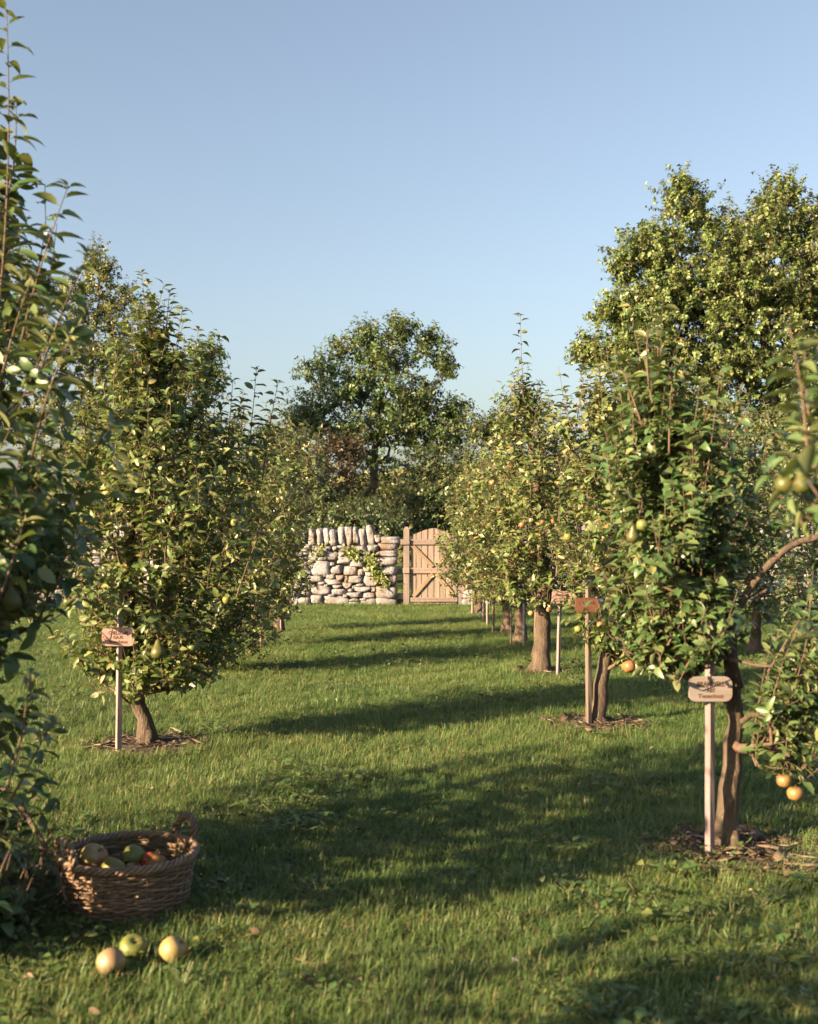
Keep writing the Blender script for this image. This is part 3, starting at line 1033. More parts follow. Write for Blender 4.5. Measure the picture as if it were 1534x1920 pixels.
# ------------------------------------------------------------------ mulch rings
def mulch(key, r, label, n, seed):
    rng = np.random.default_rng(seed)
    c = POS[key]
    mbm = MB()
    a = np.linspace(0, 2 * math.pi, 28, endpoint=False)
    rr = r * (1 + .12 * np.sin(3 * a + seed) + .08 * np.sin(7 * a))
    ring = np.stack([rr * np.cos(a), rr * np.sin(a), np.full(28, 0.006)], 1)
    mid = np.stack([.6 * rr * np.cos(a), .6 * rr * np.sin(a), np.full(28, 0.022)], 1)
    v = np.vstack([ring, mid, [[0, 0, .035]]])
    q = [[k, (k + 1) % 28, 28 + (k + 1) % 28, 28 + k] for k in range(28)]
    tr = [[28 + k, 28 + (k + 1) % 28, 56] for k in range(28)]
    mbm.add(v, q, tr)
    root = mbm.build('mulch', M['mulch'])
    root.location = c
    tag(root, label, 'mulch', 'mulch rings under the fruit trees', kind='stuff')
    ch = MB()
    for k in range(n):
        d = r * math.sqrt(rng.uniform(0, 1.15)); aa = rng.uniform(0, 6.283); az = rng.uniform(0, 6.283)
        L = rng.uniform(.015, .06) if rng.uniform() < .8 else rng.uniform(.07, .2)
        p0 = np.array([d * math.cos(aa), d * math.sin(aa), .02 * (1 - d / r) + .016 + rng.uniform(0, .02)])
        dv = np.array([math.cos(az), math.sin(az), rng.normal(0, .18)]) * L / 2
        val = rng.uniform(0, 1)
        if rng.uniform() < .55: ch.tube([p0 - dv, p0 + rng.normal(0, .003, 3), p0 + dv], [.0015, .0022, .0012], 4, val=val)
        else:
            s_ = np.array([-dv[1], dv[0], rng.normal(0, .004)]) * rng.uniform(.2, .5)
            w4 = np.array([p0 - dv, p0 + s_, p0 + dv, p0 - s_]); ch.add(np.vstack([w4, w4 + [0, 0, .002]]), [[0, 1, 2, 3], [7, 6, 5, 4], [0, 4, 5, 1], [1, 5, 6, 2], [2, 6, 7, 3], [3, 7, 4, 0]], val=val)
    ch.build('wood_chips', M['chip'], root)['kind'] = 'stuff'


mulch('L2', .42, 'brown mulch ring round the trunk beside the pink plaque', 420, 1)
mulch('R1', .38, 'dark straw and chip mulch round the nearest right hand trunk', 700, 2)
mulch('R2', .36, 'mulch patch under the second tree of the right row', 380, 3)
mulch('R3', .26, 'small mulch patch under the third tree of the right row', 160, 4)

# ------------------------------------------------------------------ dry stone wall
def stone_mesh(seed):
    rng = np.random.default_rng(seed)
    import bmesh
    bm = bmesh.new()
    bmesh.ops.create_icosphere(bm, subdivisions=3, radius=1.0)
    co = np.array([v.co for v in bm.verts])
    e = rng.uniform(5.0, 13.0)
    s = (np.abs(co) ** e).sum(1) ** (1 / e)
    co = co / s[:, None]
    # facets: cut by a few random planes
    for _ in range(9):
        n = norm(rng.normal(0, 1, 3)); dd = rng.uniform(0.95, 1.3)
        h = co @ n - dd
        co = co - np.maximum(h, 0)[:, None] * n * 0.9
    for fr, am in ((1.8, .08), (4.5, .055), (10, .035), (17, .02)):
        ph = rng.uniform(0, 6.28, (3, 3)); k = rng.normal(0, fr, (3, 3))
        dsp = sum(np.sin(co @ k[i] + ph[i][0]) for i in range(3)) / 3
        co = co * (1 + am * dsp)[:, None]
    for v, c in zip(bm.verts, co): v.co = c * 0.5
    me = bpy.data.meshes.new('stone')
    bm.to_mesh(me); bm.free()
    c2 = np.array([v.co for v in me.vertices]); 
    lo, hi = c2.min(0), c2.max(0)
    me.vertices.foreach_set('co', ((c2 - (lo + hi) / 2) / (hi - lo)).astype(np.float32).ravel())
    me.polygons.foreach_set('use_smooth', np.ones(len(me.polygons), bool))
    me.materials.append(M['stone'])
    return me


STONES = [stone_mesh(100 + k) for k in range(16)]
SRNG = random.Random(5)


def stone(parent, c, size, ry=0.0, rz=0.0):
    o = link('stone', SRNG.choice(STONES), parent)
    o.location = c; o.scale = size
    o.rotation_euler = (SRNG.choice((0, math.pi)) , ry, rz + SRNG.choice((0, math.pi)))
    return o


PXM = FPX / WALL_Y                         # pixels per metre on the wall's face
COPES = [(50, 310, 70, 150), (118, 300, 70, 160), (195, 305, 88, 180), (305, 335, 98, 208), (410, 330, 92, 214), (505, 322, 82, 205), (583, 340, 98, 218), (700, 322, 102, 240), (795, 322, 102, 236),
         (885, 305, 80, 200), (975, 335, 88, 214), (1080, 312, 108, 255), (1172, 345, 95, 110), (1325, 372, 278, 90)]
BODY = [(250, 455, 85, 65), (235, 500, 115, 45), (160, 470, 90, 90), (375, 480, 165, 80), (510, 480, 95, 60), (610, 480, 80, 60), (700, 485, 125, 85), (830, 468, 110, 55), (955, 478, 140, 60), (1110, 475, 140, 80), (1300, 460, 250, 84),
        (240, 545, 95, 44), (150, 550, 90, 60), (330, 582, 125, 112), (440, 545, 135, 64), (560, 577, 195, 112), (700, 555, 110, 60), (840, 545, 190, 80), (1010, 545, 150, 68), (1290, 545, 275, 80),
        (190, 598, 135, 54), (735, 627, 185, 104), (910, 682, 195, 88), (1265, 652, 305, 114), (580, 682, 66, 46), (960, 605, 170, 58), (1075, 620, 90, 80), (450, 612, 130, 40),
        (200, 707, 105, 92), (110, 700, 90, 90), (430, 732, 245, 200), (640, 757, 155, 118), (300, 692, 75, 112), (815, 772, 205, 118), (960, 790, 90, 84), (1050, 752, 130, 66), (1060, 815, 100, 60), (1300, 772, 235, 114), (1140, 740, 100, 60), (1145, 800, 80, 60),
        (235, 790, 165, 60), (190, 835, 100, 62), (355, 872, 208, 84), (555, 848, 125, 64), (675, 862, 114, 74), (760, 886, 54, 96), (880, 882, 178, 88), (1085, 906, 208, 134), (1235, 890, 90, 110), (1348, 897, 150, 134), (100, 870, 110, 90), (480, 830, 80, 40),
        (440, 932, 106, 44), (582, 917, 234, 78), (640, 977, 126, 44), (500, 957, 56, 40), (325, 966, 70, 36), (775, 967, 128, 78), (940, 950, 124, 50), (240, 930, 130, 70), (120, 960, 110, 80), (860, 985, 60, 50),
        (435, 1027, 245, 124), (665, 1047, 205, 84), (820, 1022, 86, 46), (970, 1012, 218, 68), (1120, 1016, 64, 60), (1285, 1052, 268, 152), (235, 1040, 140, 110), (110, 1060, 110, 110),
        (870, 1087, 198, 68), (1052, 1087, 164, 78), (750, 1100, 60, 40), (570, 1092, 90, 30),
        (210, 1172, 155, 104), (372, 1145, 145, 104), (622, 1155, 335, 120), (870, 1152, 144, 46), (985, 1147, 96, 40), (1050, 1190, 205, 104), (1282, 1190, 264, 124), (860, 1205, 150, 60), (90, 1180, 100, 100), (770, 1215, 90, 70)]
wall = empty('dry_stone_wall', (0, WALL_Y, 0))
tag(wall, 'pale limestone dry stone wall with upright coping stones left of the gate', 'wall')
for (zx, zy, zw, zh) in COPES + BODY:
    px, py = 540 + zx / 6.973, 960 + zy / 6.973
    X_, Z_ = (px - CX) / PXM, EYE - (py - HY) / PXM
    w, h = zw / 6.973 / PXM, zh / 6.973 / PXM
    cope = (zx, zy, zw, zh) in COPES
    dep = 0.40 if cope else 0.30 * SRNG.uniform(.8, 1.15)
    o = stone(wall, (X_, (0.22 if cope else dep / 2 + SRNG.uniform(-.025, .03)), Z_), (w * 1.10, dep, h * 1.12), ry=SRNG.uniform(-.10, .10) if cope else SRNG.uniform(-.05, .05))
XL_END = (540 + 60 / 6.973 - CX) / PXM     # where the traced stones stop
X_END = (540 + 1418 / 6.973 - CX) / PXM
mb = MB(); mb.box(((XL_END - 8) / 2 + X_END / 2, 0.29, 0.55), (X_END - XL_END + 8 - .10, 0.36, 1.10)); mb.build('rubble_core', M['core'], wall)


def courses(parent, x0, x1, seed):
    rg = random.Random(seed); z = 0.0; cnt = 0
    while z < 1.04:
        h = rg.uniform(.11, .19); x = x0 + rg.uniform(-.1, 0)
        while x < x1:
            w = rg.uniform(.14, .40); w = min(w, max(.1, x1 - x + .02))
            stone(parent, (x + w / 2, .15 + rg.uniform(-.03, .03), z + h / 2 + rg.uniform(-.012, .012)), (w * 1.05, .3, h * rg.uniform(.98, 1.12)), ry=rg.uniform(-.08, .08)); x += w; cnt += 1
        z += h
    x = x0
    while x < x1:
        w = rg.uniform(.09, .14); hh = rg.uniform(.24, .34)
        stone(parent, (x + w / 2, .22, z + hh / 2 - .02), (w, .4, hh), ry=rg.uniform(-.12, .12)); x += w; cnt += 1
    return cnt


courses(wall, XL_END - 3.0, XL_END, 3)
X_R0 = (873 - CX) / PXM
wall_r = empty('dry_stone_wall', (0, WALL_Y, 0))
tag(wall_r, 'dry stone wall running behind the right row of fruit trees', 'wall')
courses(wall_r, X_R0, X_R0 + 6.6, 9)
mb = MB(); mb.box((X_R0 + 4.1, .30, .53), (8.0, .36, 1.06)); mb.build('rubble_core', M['core'], wall_r)
# the farthest stretch of the left wall, hidden behind trees: joined stones
mb = MB(); rg = np.random.default_rng(4)
for k in range(260):
    s_ = STONES[k % 16]; n_ = len(s_.vertices); co = np.empty(n_ * 3, np.float32); s_.vertices.foreach_get('co', co); co = co.reshape(-1, 3)
    fc = np.array([tuple(p_.vertices) for p_ in s_.polygons]) if k < 16 else FC[k % 16]
    if k < 16: FC = globals().setdefault('FC', {}); FC[k] = fc
    row = k // 32; xx = XL_END - 3.1 - (k % 32) * .155
    mb.add(co * [.18, .3, .16] + [xx, .15, .07 + row * .14], None, fc)
o = mb.build('far_stones', M['stone'], wall); o['kind'] = 'stuff'

# creeper on the wall
def creeper(label, pts, n, seed):
    rng = np.random.default_rng(seed)
    root = empty('wall_creeper', (0, WALL_Y, 0)); tag(root, label, 'creeper', 'creepers on the wall')
    W3 = np.array([((540 + zx / 6.973 - CX) / PXM, -.03, EYE - (960 + zy / 6.973 - HY) / PXM) for zx, zy in pts])
    mb = MB(); mb.tube(W3, .006, 5); mb.build('stem', M['twig'], root)
    lf = MB()
    f = rng.uniform(0, len(W3) - 1.001, n); i = f.astype(int); u = (f - i)[:, None]
    P = W3[i] * (1 - u) + W3[i + 1] * u + rng.normal(0, 1, (n, 3)) * [.055, .03, .055]
    P[:, 1] = np.minimum(P[:, 1], -.01)
    Dr = rng.normal(0, 1, (n, 3)) + [0, -.5, -.3]; N = rng.normal(0, .4, (n, 3)) + [-.2, -1, .6]
    leaves_into(lf, P, Dr, N, rng.uniform(.03, .06, n), rng.uniform(.28, .4, n), rng.uniform(.2, .9, n), rng.uniform(.1, .4, n), rng.uniform(0, 1, n), LEAF_LO)
    lf.build('leaves', M['leaf_creeper'], root)['kind'] = 'stuff'


creeper('bright green creeper trailing down the wall near the gate end', [(1050, 520), (1075, 640), (1120, 720), (1160, 800), (1230, 900), (1290, 930)], 330, 1)
creeper('dark green tuft growing from under the coping stones', [(780, 500), (850, 530), (900, 560)], 130, 2)
creeper('thin mossy growth under the leftmost clear coping stones', [(390, 470), (430, 520), (460, 500)], 60, 3)

# ------------------------------------------------------------------ gate
GS = 10.664
def gx_(zx): return (740 + zx / GS - CX) / PXM
def gz_(zy): return EYE - (970 + zy / GS - HY) / PXM


def bevel_box(name, mat, parent, x0, x1, y0, y1, z0, z1, top=None):
    """board with softened edges; top = (z at left, z at right) for a sloping top"""
    import bmesh
    bm = bmesh.new()
    cx, cy = (x0 + x1) / 2, (y0 + y1) / 2
    zl, zr = top if top else (z1, z1)
    vs_ = [bm.verts.new(p) for p in ((x0 - cx, y0 - cy, z0), (x1 - cx, y0 - cy, z0), (x1 - cx, y1 - cy, z0), (x0 - cx, y1 - cy, z0), (x0 - cx, y0 - cy, zl), (x1 - cx, y0 - cy, zr), (x1 - cx, y1 - cy, zr), (x0 - cx, y1 - cy, zl))]
    for f in ((3, 2, 1, 0), (4, 5, 6, 7), (0, 1, 5, 4), (1, 2, 6, 5), (2, 3, 7, 6), (3, 0, 4, 7)): bm.faces.new([vs_[k] for k in f])
    bmesh.ops.bevel(bm, geom=list(bm.edges), offset=0.004, segments=1, affect='EDGES')
    me = bpy.data.meshes.new(name); bm.to_mesh(me); bm.free(); me.materials.append(mat)
    o = link(name, me, parent); o.location = (cx, cy, 0)
    return o


gate = empty('wooden_gate', (0, WALL_Y, 0))
tag(gate, 'pale wooden gate with arched boards, three rails and diagonal braces', 'gate')
zb = 0.03
edges = [(332, 426), (440, 541), (553, 661), (680, 786), (803, 906), (918, 1019), (1032, 1134), (1148, 1246)]
tops = [(365, 330), (325, 280), (272, 240), (235, 217), (217, 242), (246, 284), (290, 336), (342, 378)]
for (a, b), (ta, tb) in zip(edges, tops):
    bevel_box('board', M['pale'], gate, gx_(a), gx_(b), .10, .122, zb + random.uniform(0, .012), 0, (gz_(ta), gz_(tb)))
for (a, b, z1, z0) in ((300, 1262, 440, 548), (300, 1262, 1015, 1125), (300, 1262, 1608, 1697)):
    bevel_box('rail', M['rail'], gate, gx_(a), gx_(b), .066, .099, gz_(z0), gz_(z1))
bevel_box('rail', M['rail'], gate, gx_(118), gx_(300) - .001, .022, .052, gz_(548), gz_(440))
bevel_box('rail', M['rail'], gate, gx_(165), gx_(300) - .001, .022, .052, gz_(1120), gz_(1010))
bevel_box('rail', M['rail'], gate, gx_(35), gx_(196), .10, .13, gz_(1640), gz_(1525))


def brace(xa, ya, xb, yb, w=.062):
    a = np.array([gx_(xa), gz_(ya)]); b = np.array([gx_(xb), gz_(yb)])
    d = b - a; L = np.linalg.norm(d); ang = math.atan2(d[1], d[0])
    o = bevel_box('brace', M['brace'], gate, -L / 2, L / 2, -.014, .014, -w / 2, w / 2)
    o.location = ((a + b)[0] / 2, .084, (a + b)[1] / 2); o.rotation_euler = (0, -ang, 0)


brace(352, 560, 770, 990); brace(1215, 560, 835, 990); brace(375, 1590, 770, 1140); brace(1200, 1590, 835, 1140)


def gate_post(name, x0, x1, ztop):
    import bmesh
    bm = bmesh.new(); w = (x1 - x0) / 2; d = .055
    r0 = [(-w, -d), (w, -d), (w, d), (-w, d)]
    b_ = [bm.verts.new((x, y, -.1)) for x, y in r0]; s_ = [bm.verts.new((x, y, ztop - .045)) for x, y in r0]; t_ = [bm.verts.new((x * .45, y * .45, ztop)) for x, y in r0]
    for lo, hi in ((b_, s_), (s_, t_)):
        for k in range(4): bm.faces.new((lo[k], lo[(k + 1) % 4], hi[(k + 1) % 4], hi[k]))
    bm.faces.new(t_)
    bmesh.ops.bevel(bm, geom=[e for e in bm.edges if not e.is_boundary], offset=0.006, segments=1, affect='EDGES')
    me = bpy.data.meshes.new(name); bm.to_mesh(me); bm.free(); me.materials.append(M['post'])
    o = link(name, me, gate); o.location = ((x0 + x1) / 2, .108, 0)


gate_post('post', gx_(180), gx_(298), gz_(188))
gate_post('post', gx_(1285), gx_(1400), gz_(188))
for zy in (490, 1070, 1650):               # hinges and nails on the rails
    m_ = MB()
    for (a, b) in edges:
        c = ((gx_(a) + gx_(b)) / 2, .064, gz_(zy))
        m_.box(c, (.008, .006, .008))
    o = m_.build('nail_heads', M['calyx'], gate, smooth=False); o['kind'] = 'stuff'

# ------------------------------------------------------------------ stakes and plaques
def rounded_plate(w, h, th, r, seg=5):
    pts = []
    for cx, cy, a0 in ((w / 2 - r, h / 2 - r, 0), (-w / 2 + r, h / 2 - r, 90), (-w / 2 + r, -h / 2 + r, 180), (w / 2 - r, -h / 2 + r, 270)):
        for k in range(seg + 1):
            a = math.radians(a0 + 90 * k / seg); pts.append((cx + r * math.cos(a), cy + r * math.sin(a)))
    return pts


def plate_mesh(name, pts, th, mat):
    import bmesh
    bm = bmesh.new()
    f = [bm.verts.new((x, -th / 2, z)) for x, z in pts]; b = [bm.verts.new((x, th / 2, z)) for x, z in pts]
    bm.faces.new(f); bm.faces.new(list(reversed(b)))
    n = len(pts)
    for k in range(n): bm.faces.new((f[(k + 1) % n], f[k], b[k], b[(k + 1) % n]))
    bmesh.ops.recalc_face_normals(bm, faces=bm.faces)
    be = [e for e in bm.edges if abs(e.verts[0].co.y - e.verts[1].co.y) < 1e-6]
    bmesh.ops.bevel(bm, geom=be, offset=min(.002, th / 5), segments=1, affect='EDGES')
    me = bpy.data.meshes.new(name); bm.to_mesh(me); bm.free(); me.materials.append(mat)
    return me


def text_line(parent, body, x, z, y, size, width, mat):
    cu = bpy.data.curves.new('lettering', 'FONT'); cu.body = body
    cu.align_x = 'CENTER'; cu.align_y = 'CENTER'; cu.size = size * 1.2; cu.extrude = 0.0006; cu.offset = 0.0007; cu.resolution_u = 2
    cu.materials.append(mat)
    o = bpy.data.objects.new('lettering', cu); COL.objects.link(o); o.parent = parent
    o.location = (x, y, z); o.rotation_euler = (math.radians(90), 0, 0)
    bpy.context.view_layer.update()
    sx = width / max(o.dimensions.x, 1e-4)
    me = bpy.data.meshes.new_from_object(o.evaluated_get(bpy.context.evaluated_depsgraph_get()))
    me.materials.clear(); me.materials.append(mat)
    bpy.data.objects.remove(o); bpy.data.curves.remove(cu)
    o = link('lettering', me, parent)
    o.location = (x, y, z); o.rotation_euler = (math.radians(90), 0, 0); o.scale = (sx, 1, 1)
    return o


def stake(label, px, py, top_h, w, mat, rz=0.75, lean=(0, 0), plaque=None, group='wooden stakes beside the fruit trees', dep=None, name='tree_stake', cat='stake'):
    base = ground(px, py)
    if dep: base = np.array([(px - CX) / FPX * dep, dep, 0])
    root = empty(name, base); tag(root, label, cat, group)
    import bmesh
    bm = bmesh.new()
    bmesh.ops.create_cube(bm, size=1.0)
    for v in bm.verts:
        v.co.x *= w; v.co.y *= w; v.co.z = (v.co.z + .5) * (top_h + .08) - .08
    bmesh.ops.subdivide_edges(bm, edges=[e for e in bm.edges if abs(e.verts[0].co.z - e.verts[1].co.z) > .2], cuts=5)
    rg = random.Random(int(px * 7 + py))
    for v in bm.verts:
        v.co.x += rg.uniform(-.05, .05) * w; v.co.y += rg.uniform(-.05, .05) * w
    bmesh.ops.bevel(bm, geom=[e for e in bm.edges if e.is_boundary is False and e.calc_face_angle(0) > .6], offset=.0025, segments=1, affect='EDGES')
    me = bpy.data.meshes.new('post'); bm.to_mesh(me); bm.free(); me.materials.append(mat)
    o = link('post', me, root); o.rotation_euler = (lean[1], lean[0], rz)
    if plaque:
        D = base[1]; pz = EYE - (plaque['py'] - HY) / FPX * D; pxm = D / FPX
        dx = (plaque['px'] - px) * pxm
        W_, H_ = plaque['w'] * pxm, plaque['h'] * pxm
        pts = plaque.get('pts')
        pts = [(a * W_, b * H_) for a, b in pts] if pts else rounded_plate(W_, H_, .012, plaque.get('r', .24) * H_)
        CLEAR.append((base[0] + dx - W_ * .64, base[0] + dx + W_ * .64, D - 1.2, D + .02, pz - H_ * .85, pz + H_ * .85))
        po = link('plaque', plate_mesh('plaque', pts, .014, plaque['mat']), root)
        po.location = (dx, -w * .72 - .008, pz); po.rotation_euler = (0, plaque.get('tilt', 0), plaque.get('rz', 0))
        for (s_, oz, sz, wd, mt) in plaque['text']:
            text_line(po, s_, plaque.get('tx', 0) * W_, oz * H_, -.0078, sz * H_, wd * W_, M[mt])
        for sx in (-.06, .06):
            m_ = MB(); m_.tube([(sx * W_, -.0085, .40 * H_), (sx * W_, -.004, .40 * H_)], .0022, 6); m_.build('screw', M['calyx'], po)
    return root


stake('sunlit stake carrying the pink wooden name plaque of the left row', 222, 1415, 1.06, .030, M['stake'], rz=.62, lean=(.012, 0), name='plant_label', cat='plant label',
      plaque=dict(px=224.5, py=1193, w=61, h=35, mat=M['plaque'], text=[('CHELSOME', .20, .22, .60, 'burn'), ('GUS', -.03, .20, .30, 'burn'), ('Brandston', -.27, .20, .56, 'burn_soft')]))
stake('tall stake with weathered grey plaque before the nearest right tree', 1331, 1612, 1.12, .031, M['stake'], rz=.55, name='plant_label', cat='plant label',
      plaque=dict(px=1328.5, py=1290, w=82, h=47, r=.30, mat=M['plaque_grey'], text=[('BRAMWELL', .20, .22, .62, 'burn'), ('ABT', -.05, .17, .20, 'burn'), ('Tenacious', -.27, .19, .58, 'burn_soft')]))
stake('leaning pale stake with a tilted pink plaque, middle of right row', 1046, 1270, .80, .028, M['stake'], rz=.6, lean=(.035, 0), name='plant_label', cat='plant label',
      plaque=dict(px=1053, py=1120, w=38, h=24, r=.16, tilt=.08, mat=M['plaque'], text=[('Bardwell', .20, .24, .62, 'burn'), ('cory', -.03, .2, .30, 'burn_soft'), ('Guldern', -.26, .22, .58, 'burn_soft')]))
stake('stake with dark brown pointed plaque beside the second right tree', 1104, 1364, .98, .032, M['stake_dk'], rz=.5, lean=(-.006, 0), name='plant_label', cat='plant label',
      plaque=dict(px=1101, py=1134, w=49, h=28, mat=M['plaque_br'], pts=[(-.46, .5), (.36, .5), (.40, .22), (.5, 0), (.36, -.36), (.30, -.5), (-.40, -.5), (-.5, -.1)], tx=-.05,
                  text=[('Bramwell', .17, .26, .58, 'burn'), ('Cox', -.18, .2, .25, 'burn')]))
stake('brown stake with a dark plaque seen edge on beside the thick trunk', 1005, 1247, .78, .030, M['stake_dk'], rz=.6, name='plant_label', cat='plant label',
      plaque=dict(px=1003, py=1103, w=32, h=7, mat=M['plaque_br'], r=.2, text=[]))
stake('thin brown stake leaning beside the fourth left tree', 491, 1217, .75, .028, M['stake_dk'], rz=.5, lean=(-.05, 0))
stake('straight pale pink stake beside the last left tree', 527, 1187, .70, .026, M['stake'], rz=.6)
stake('lone pale stake just in front of the gate end trunk', 886, 1153, .72, .026, M['stake'], rz=.6)
stake('taller of the paired pale stakes near the gate', 907, 1166, .82, .030, M['stake'], rz=.6)
stake('shorter of the paired pale stakes near the gate', 914, 1173, .62, .024, M['stake'], rz=.6)
stake('straight thin stake standing left of the pale lit trunk', 925, 1188, .68, .026, M['stake_dk'], rz=.6)
stake('slender dark stake touching the pale lit trunk', 958, 1213, .70, .018, M['stake_dk'], rz=.4)
stake('grey stake leaning against the dark trunk in the right row', 983, 1214, .72, .028, M['stake'], rz=.9)

# ------------------------------------------------------------------ basket and apples
def basket():
    rng = np.random.default_rng(12)
    root = empty('wicker_basket', BASKET, 0)
    tag(root, 'round brown wicker basket with two loop handles holding apples', 'basket')
    H, R0, R1, NS = 0.205, 0.205, 0.243, 30
    rad = lambda z: R0 + (R1 - R0) * (z / H) ** 0.8
    th = np.linspace(0, 2 * math.pi, NS, endpoint=False)
    b = MB()
    n = 40; a = np.linspace(0, 2 * math.pi, n, endpoint=False)
    vv = np.vstack([np.stack([.2 * np.cos(a), .2 * np.sin(a), np.full(n, .012)], 1), np.stack([.2 * np.cos(a), .2 * np.sin(a), np.full(n, .022)], 1), [[0, 0, .012], [0, 0, .022]]])
    b.add(vv, [[k, (k + 1) % n, n + (k + 1) % n, n + k] for k in range(n)], [[2 * n + 1, n + k, n + (k + 1) % n] for k in range(n)] + [[2 * n, (k + 1) % n, k] for k in range(n)], val=.2)
    b.build('base', M['willow'], root)
    for k in range(NS):
        m = MB(); zz = np.linspace(0.0, H, 6)
        m.tube(np.stack([rad(zz) * math.cos(th[k]), rad(zz) * math.sin(th[k]), zz + .01], 1), .0042, 5, val=rng.uniform(.1, .6)); m.build('upright', M['willow'], root)
    z = .014; row = 0
    while z < H - .004:
        t_ = np.linspace(0, 2 * math.pi, NS * 4, endpoint=False)
        r = rad(z) + .0062 * np.cos(NS / 2 * t_ + math.pi * row) + rng.normal(0, .0006, len(t_))
        zz = z + .0025 * np.sin(3 * t_ + row) + rng.normal(0, .0005, len(t_))
        m = MB(); m.tube(np.stack([r * np.cos(t_), r * np.sin(t_), zz], 1), .0042 * rng.uniform(.9, 1.12), 6, closed=True, val=np.repeat(np.clip(.5 + .35 * np.sin(2.3 * t_ + row * 1.7) + rng.normal(0, .15, len(t_)), 0, 1), 6))
        m.build('weaver', M['willow'], root)
        z += .0094; row += 1
    for k in range(4):                         # plaited rim
        t_ = np.linspace(0, 2 * math.pi, 220, endpoint=False)
        ph = 17 * t_ + k * math.pi / 2
        r = R1 + .004 + .011 * np.cos(ph); zz = H + .006 + .010 * np.sin(ph)
        m = MB(); m.tube(np.stack([r * np.cos(t_), r * np.sin(t_), zz], 1), .0062, 6, closed=True, val=rng.uniform(.35, .95)); m.build('rim_strand', M['willow'], root)
    for ang in (44, 222):
        h = empty('handle', (0, 0, 0)); h.parent = root
        a0 = math.radians(ang); half = .27
        s = np.linspace(0, math.pi, 40)
        for k in range(3):
            ph = 26 * s / math.pi * 1.0 + k * 2.094
            aa = a0 + half * np.cos(s) * 1.0
            rr = R1 + .006 + .014 * np.sin(s); zz = H - .03 + .125 * np.sin(s) ** .7
            cen = np.stack([rr * np.cos(aa), rr * np.sin(aa), zz], 1)
            T = norm(np.gradient(cen, axis=0)); O = np.stack([np.cos(aa), np.sin(aa), np.zeros(40)], 1); B = np.cross(T, O)
            pts = cen + .0085 * (O * np.cos(ph)[:, None] + B * np.sin(ph)[:, None])
            m = MB(); m.tube(pts, .0080, 6, val=rng.uniform(.2, .8)); m.build('handle_strand', M['willow'], h)
    return root


basket()
def bk(px, py, dz): return at(px, py, BASKET[1] + dz)
fruit('apple_blush', bk(176, 1608, -.03), .108, rot=(.4, .5, .4), label='large pale pink and yellow apple at the basket handle', group='apples in the basket')
fruit('apple_yellow', bk(211, 1632, -.075), .096, rot=(.5, .3, 2.0), label='yellow green apple low at the basket front rim', group='apples in the basket')
fruit('apple_green', bk(250, 1607, .02), .09, rot=(1.0, .15, 2.5), label='bright green apple showing its dark eye in the basket', group='apples in the basket')
fruit('apple_red', bk(287, 1620, .01), .095, rot=(.3, -.3, 3.0), label='red flushed apple on the right side of the basket', group='apples in the basket')
fruit('apple_orange', bk(249, 1637, -.05), .078, rot=(.2, .2, 1.0), label='small orange apple half hidden behind the basket rim', group='apples in the basket')
for k in range(7):
    a = k * .9
    r = .12 if k else 0
    fruit('apple_' + ('yellow', 'green', 'blush')[k % 3], BASKET + np.array([r * math.cos(a), r * math.sin(a), .062]), .08, rot=(.3 * k, .2 * k, k), label='apple in the bottom layer of the wicker basket', group='bottom layer of apples', stem=False)


def ground_apple(kind, px, py, d, rot, label):
    g_ = ground(px, py); g_[2] = d * .42 + .012
    fruit(kind, g_, d, rot=rot, label=label, group='apples lying on the grass')


ground_apple('apple_russet', 208, 1836, .093, (-.9, -.4, .3), 'pale russet apple in the grass, nearest of the three fallen apples')
ground_apple('apple_green', 250, 1806, .090, (.55, .12, .4), 'green apple with stem hollow up, middle of the fallen three')
ground_apple('apple_blush', 325, 1811, .092, (.55, .5, 1.0), 'rosy yellow apple on the grass, rightmost of the fallen three')

# dry leaves and straw caught in the turf
_g = np.random.default_rng(91); _n = 420
_y = _g.uniform(3.3, 13, _n) ; _x = _g.uniform(-1, 1, _n) * (.36 * _y + .2)
_k = (hash_noise(_x, _y, 1.3, 41) > .45) & (np.hypot(_x - BASKET[0], _y - BASKET[1]) > .3); _x, _y = _x[_k], _y[_k]; _n = len(_x)
mb = MB(); _az = _g.uniform(0, 6.28, _n)
leaves_into(mb, np.stack([_x, _y, _g.uniform(.02, .05, _n)], 1), np.stack([np.cos(_az), np.sin(_az), _g.normal(0, .25, _n)], 1), np.array([[0, 0, 1.]]) + _g.normal(0, .5, (_n, 3)),
            _g.uniform(.02, .055, _n), _g.uniform(.15, .3, _n), _g.uniform(.3, 1.5, _n), _g.uniform(.2, .8, _n), _g.uniform(.3, 1, _n) ** 1.5, LEAF_LO)
tag(mb.build('leaf_litter', M['chip']), 'scattered dry tan leaves caught in the orchard grass', 'leaf litter', kind='stuff')

# fallen twigs, leaves and a pebble on the lawn
def fallen_twig(label, a, b, r, lift=(.012, .02), bow=.02, mat='twig'):
    A = np.array(a, float); B = np.array(b, float); A[2] += lift[0]; B[2] += lift[1]
    rng = np.random.default_rng(int(abs(A[0] * 1000)))
    ax = shoot_axis(A, B, 7, rng, np.array([bow, bow, .004]))
    root = empty('fallen_twig', A); tag(root, label, 'twig', 'twigs on the grass')
    m = MB(); m.tube(ax - A, np.linspace(r, r * .5, 7), 5, lump=.08, rng=rng); m.build('stem', M[mat], root)
    m = MB(); k = ax[3] - A; m.tube([k, k + (B - A) * .22 + np.array([.02, .03, .01])], [r * .6, r * .3], 4); m.build('side_twig', M[mat], root)


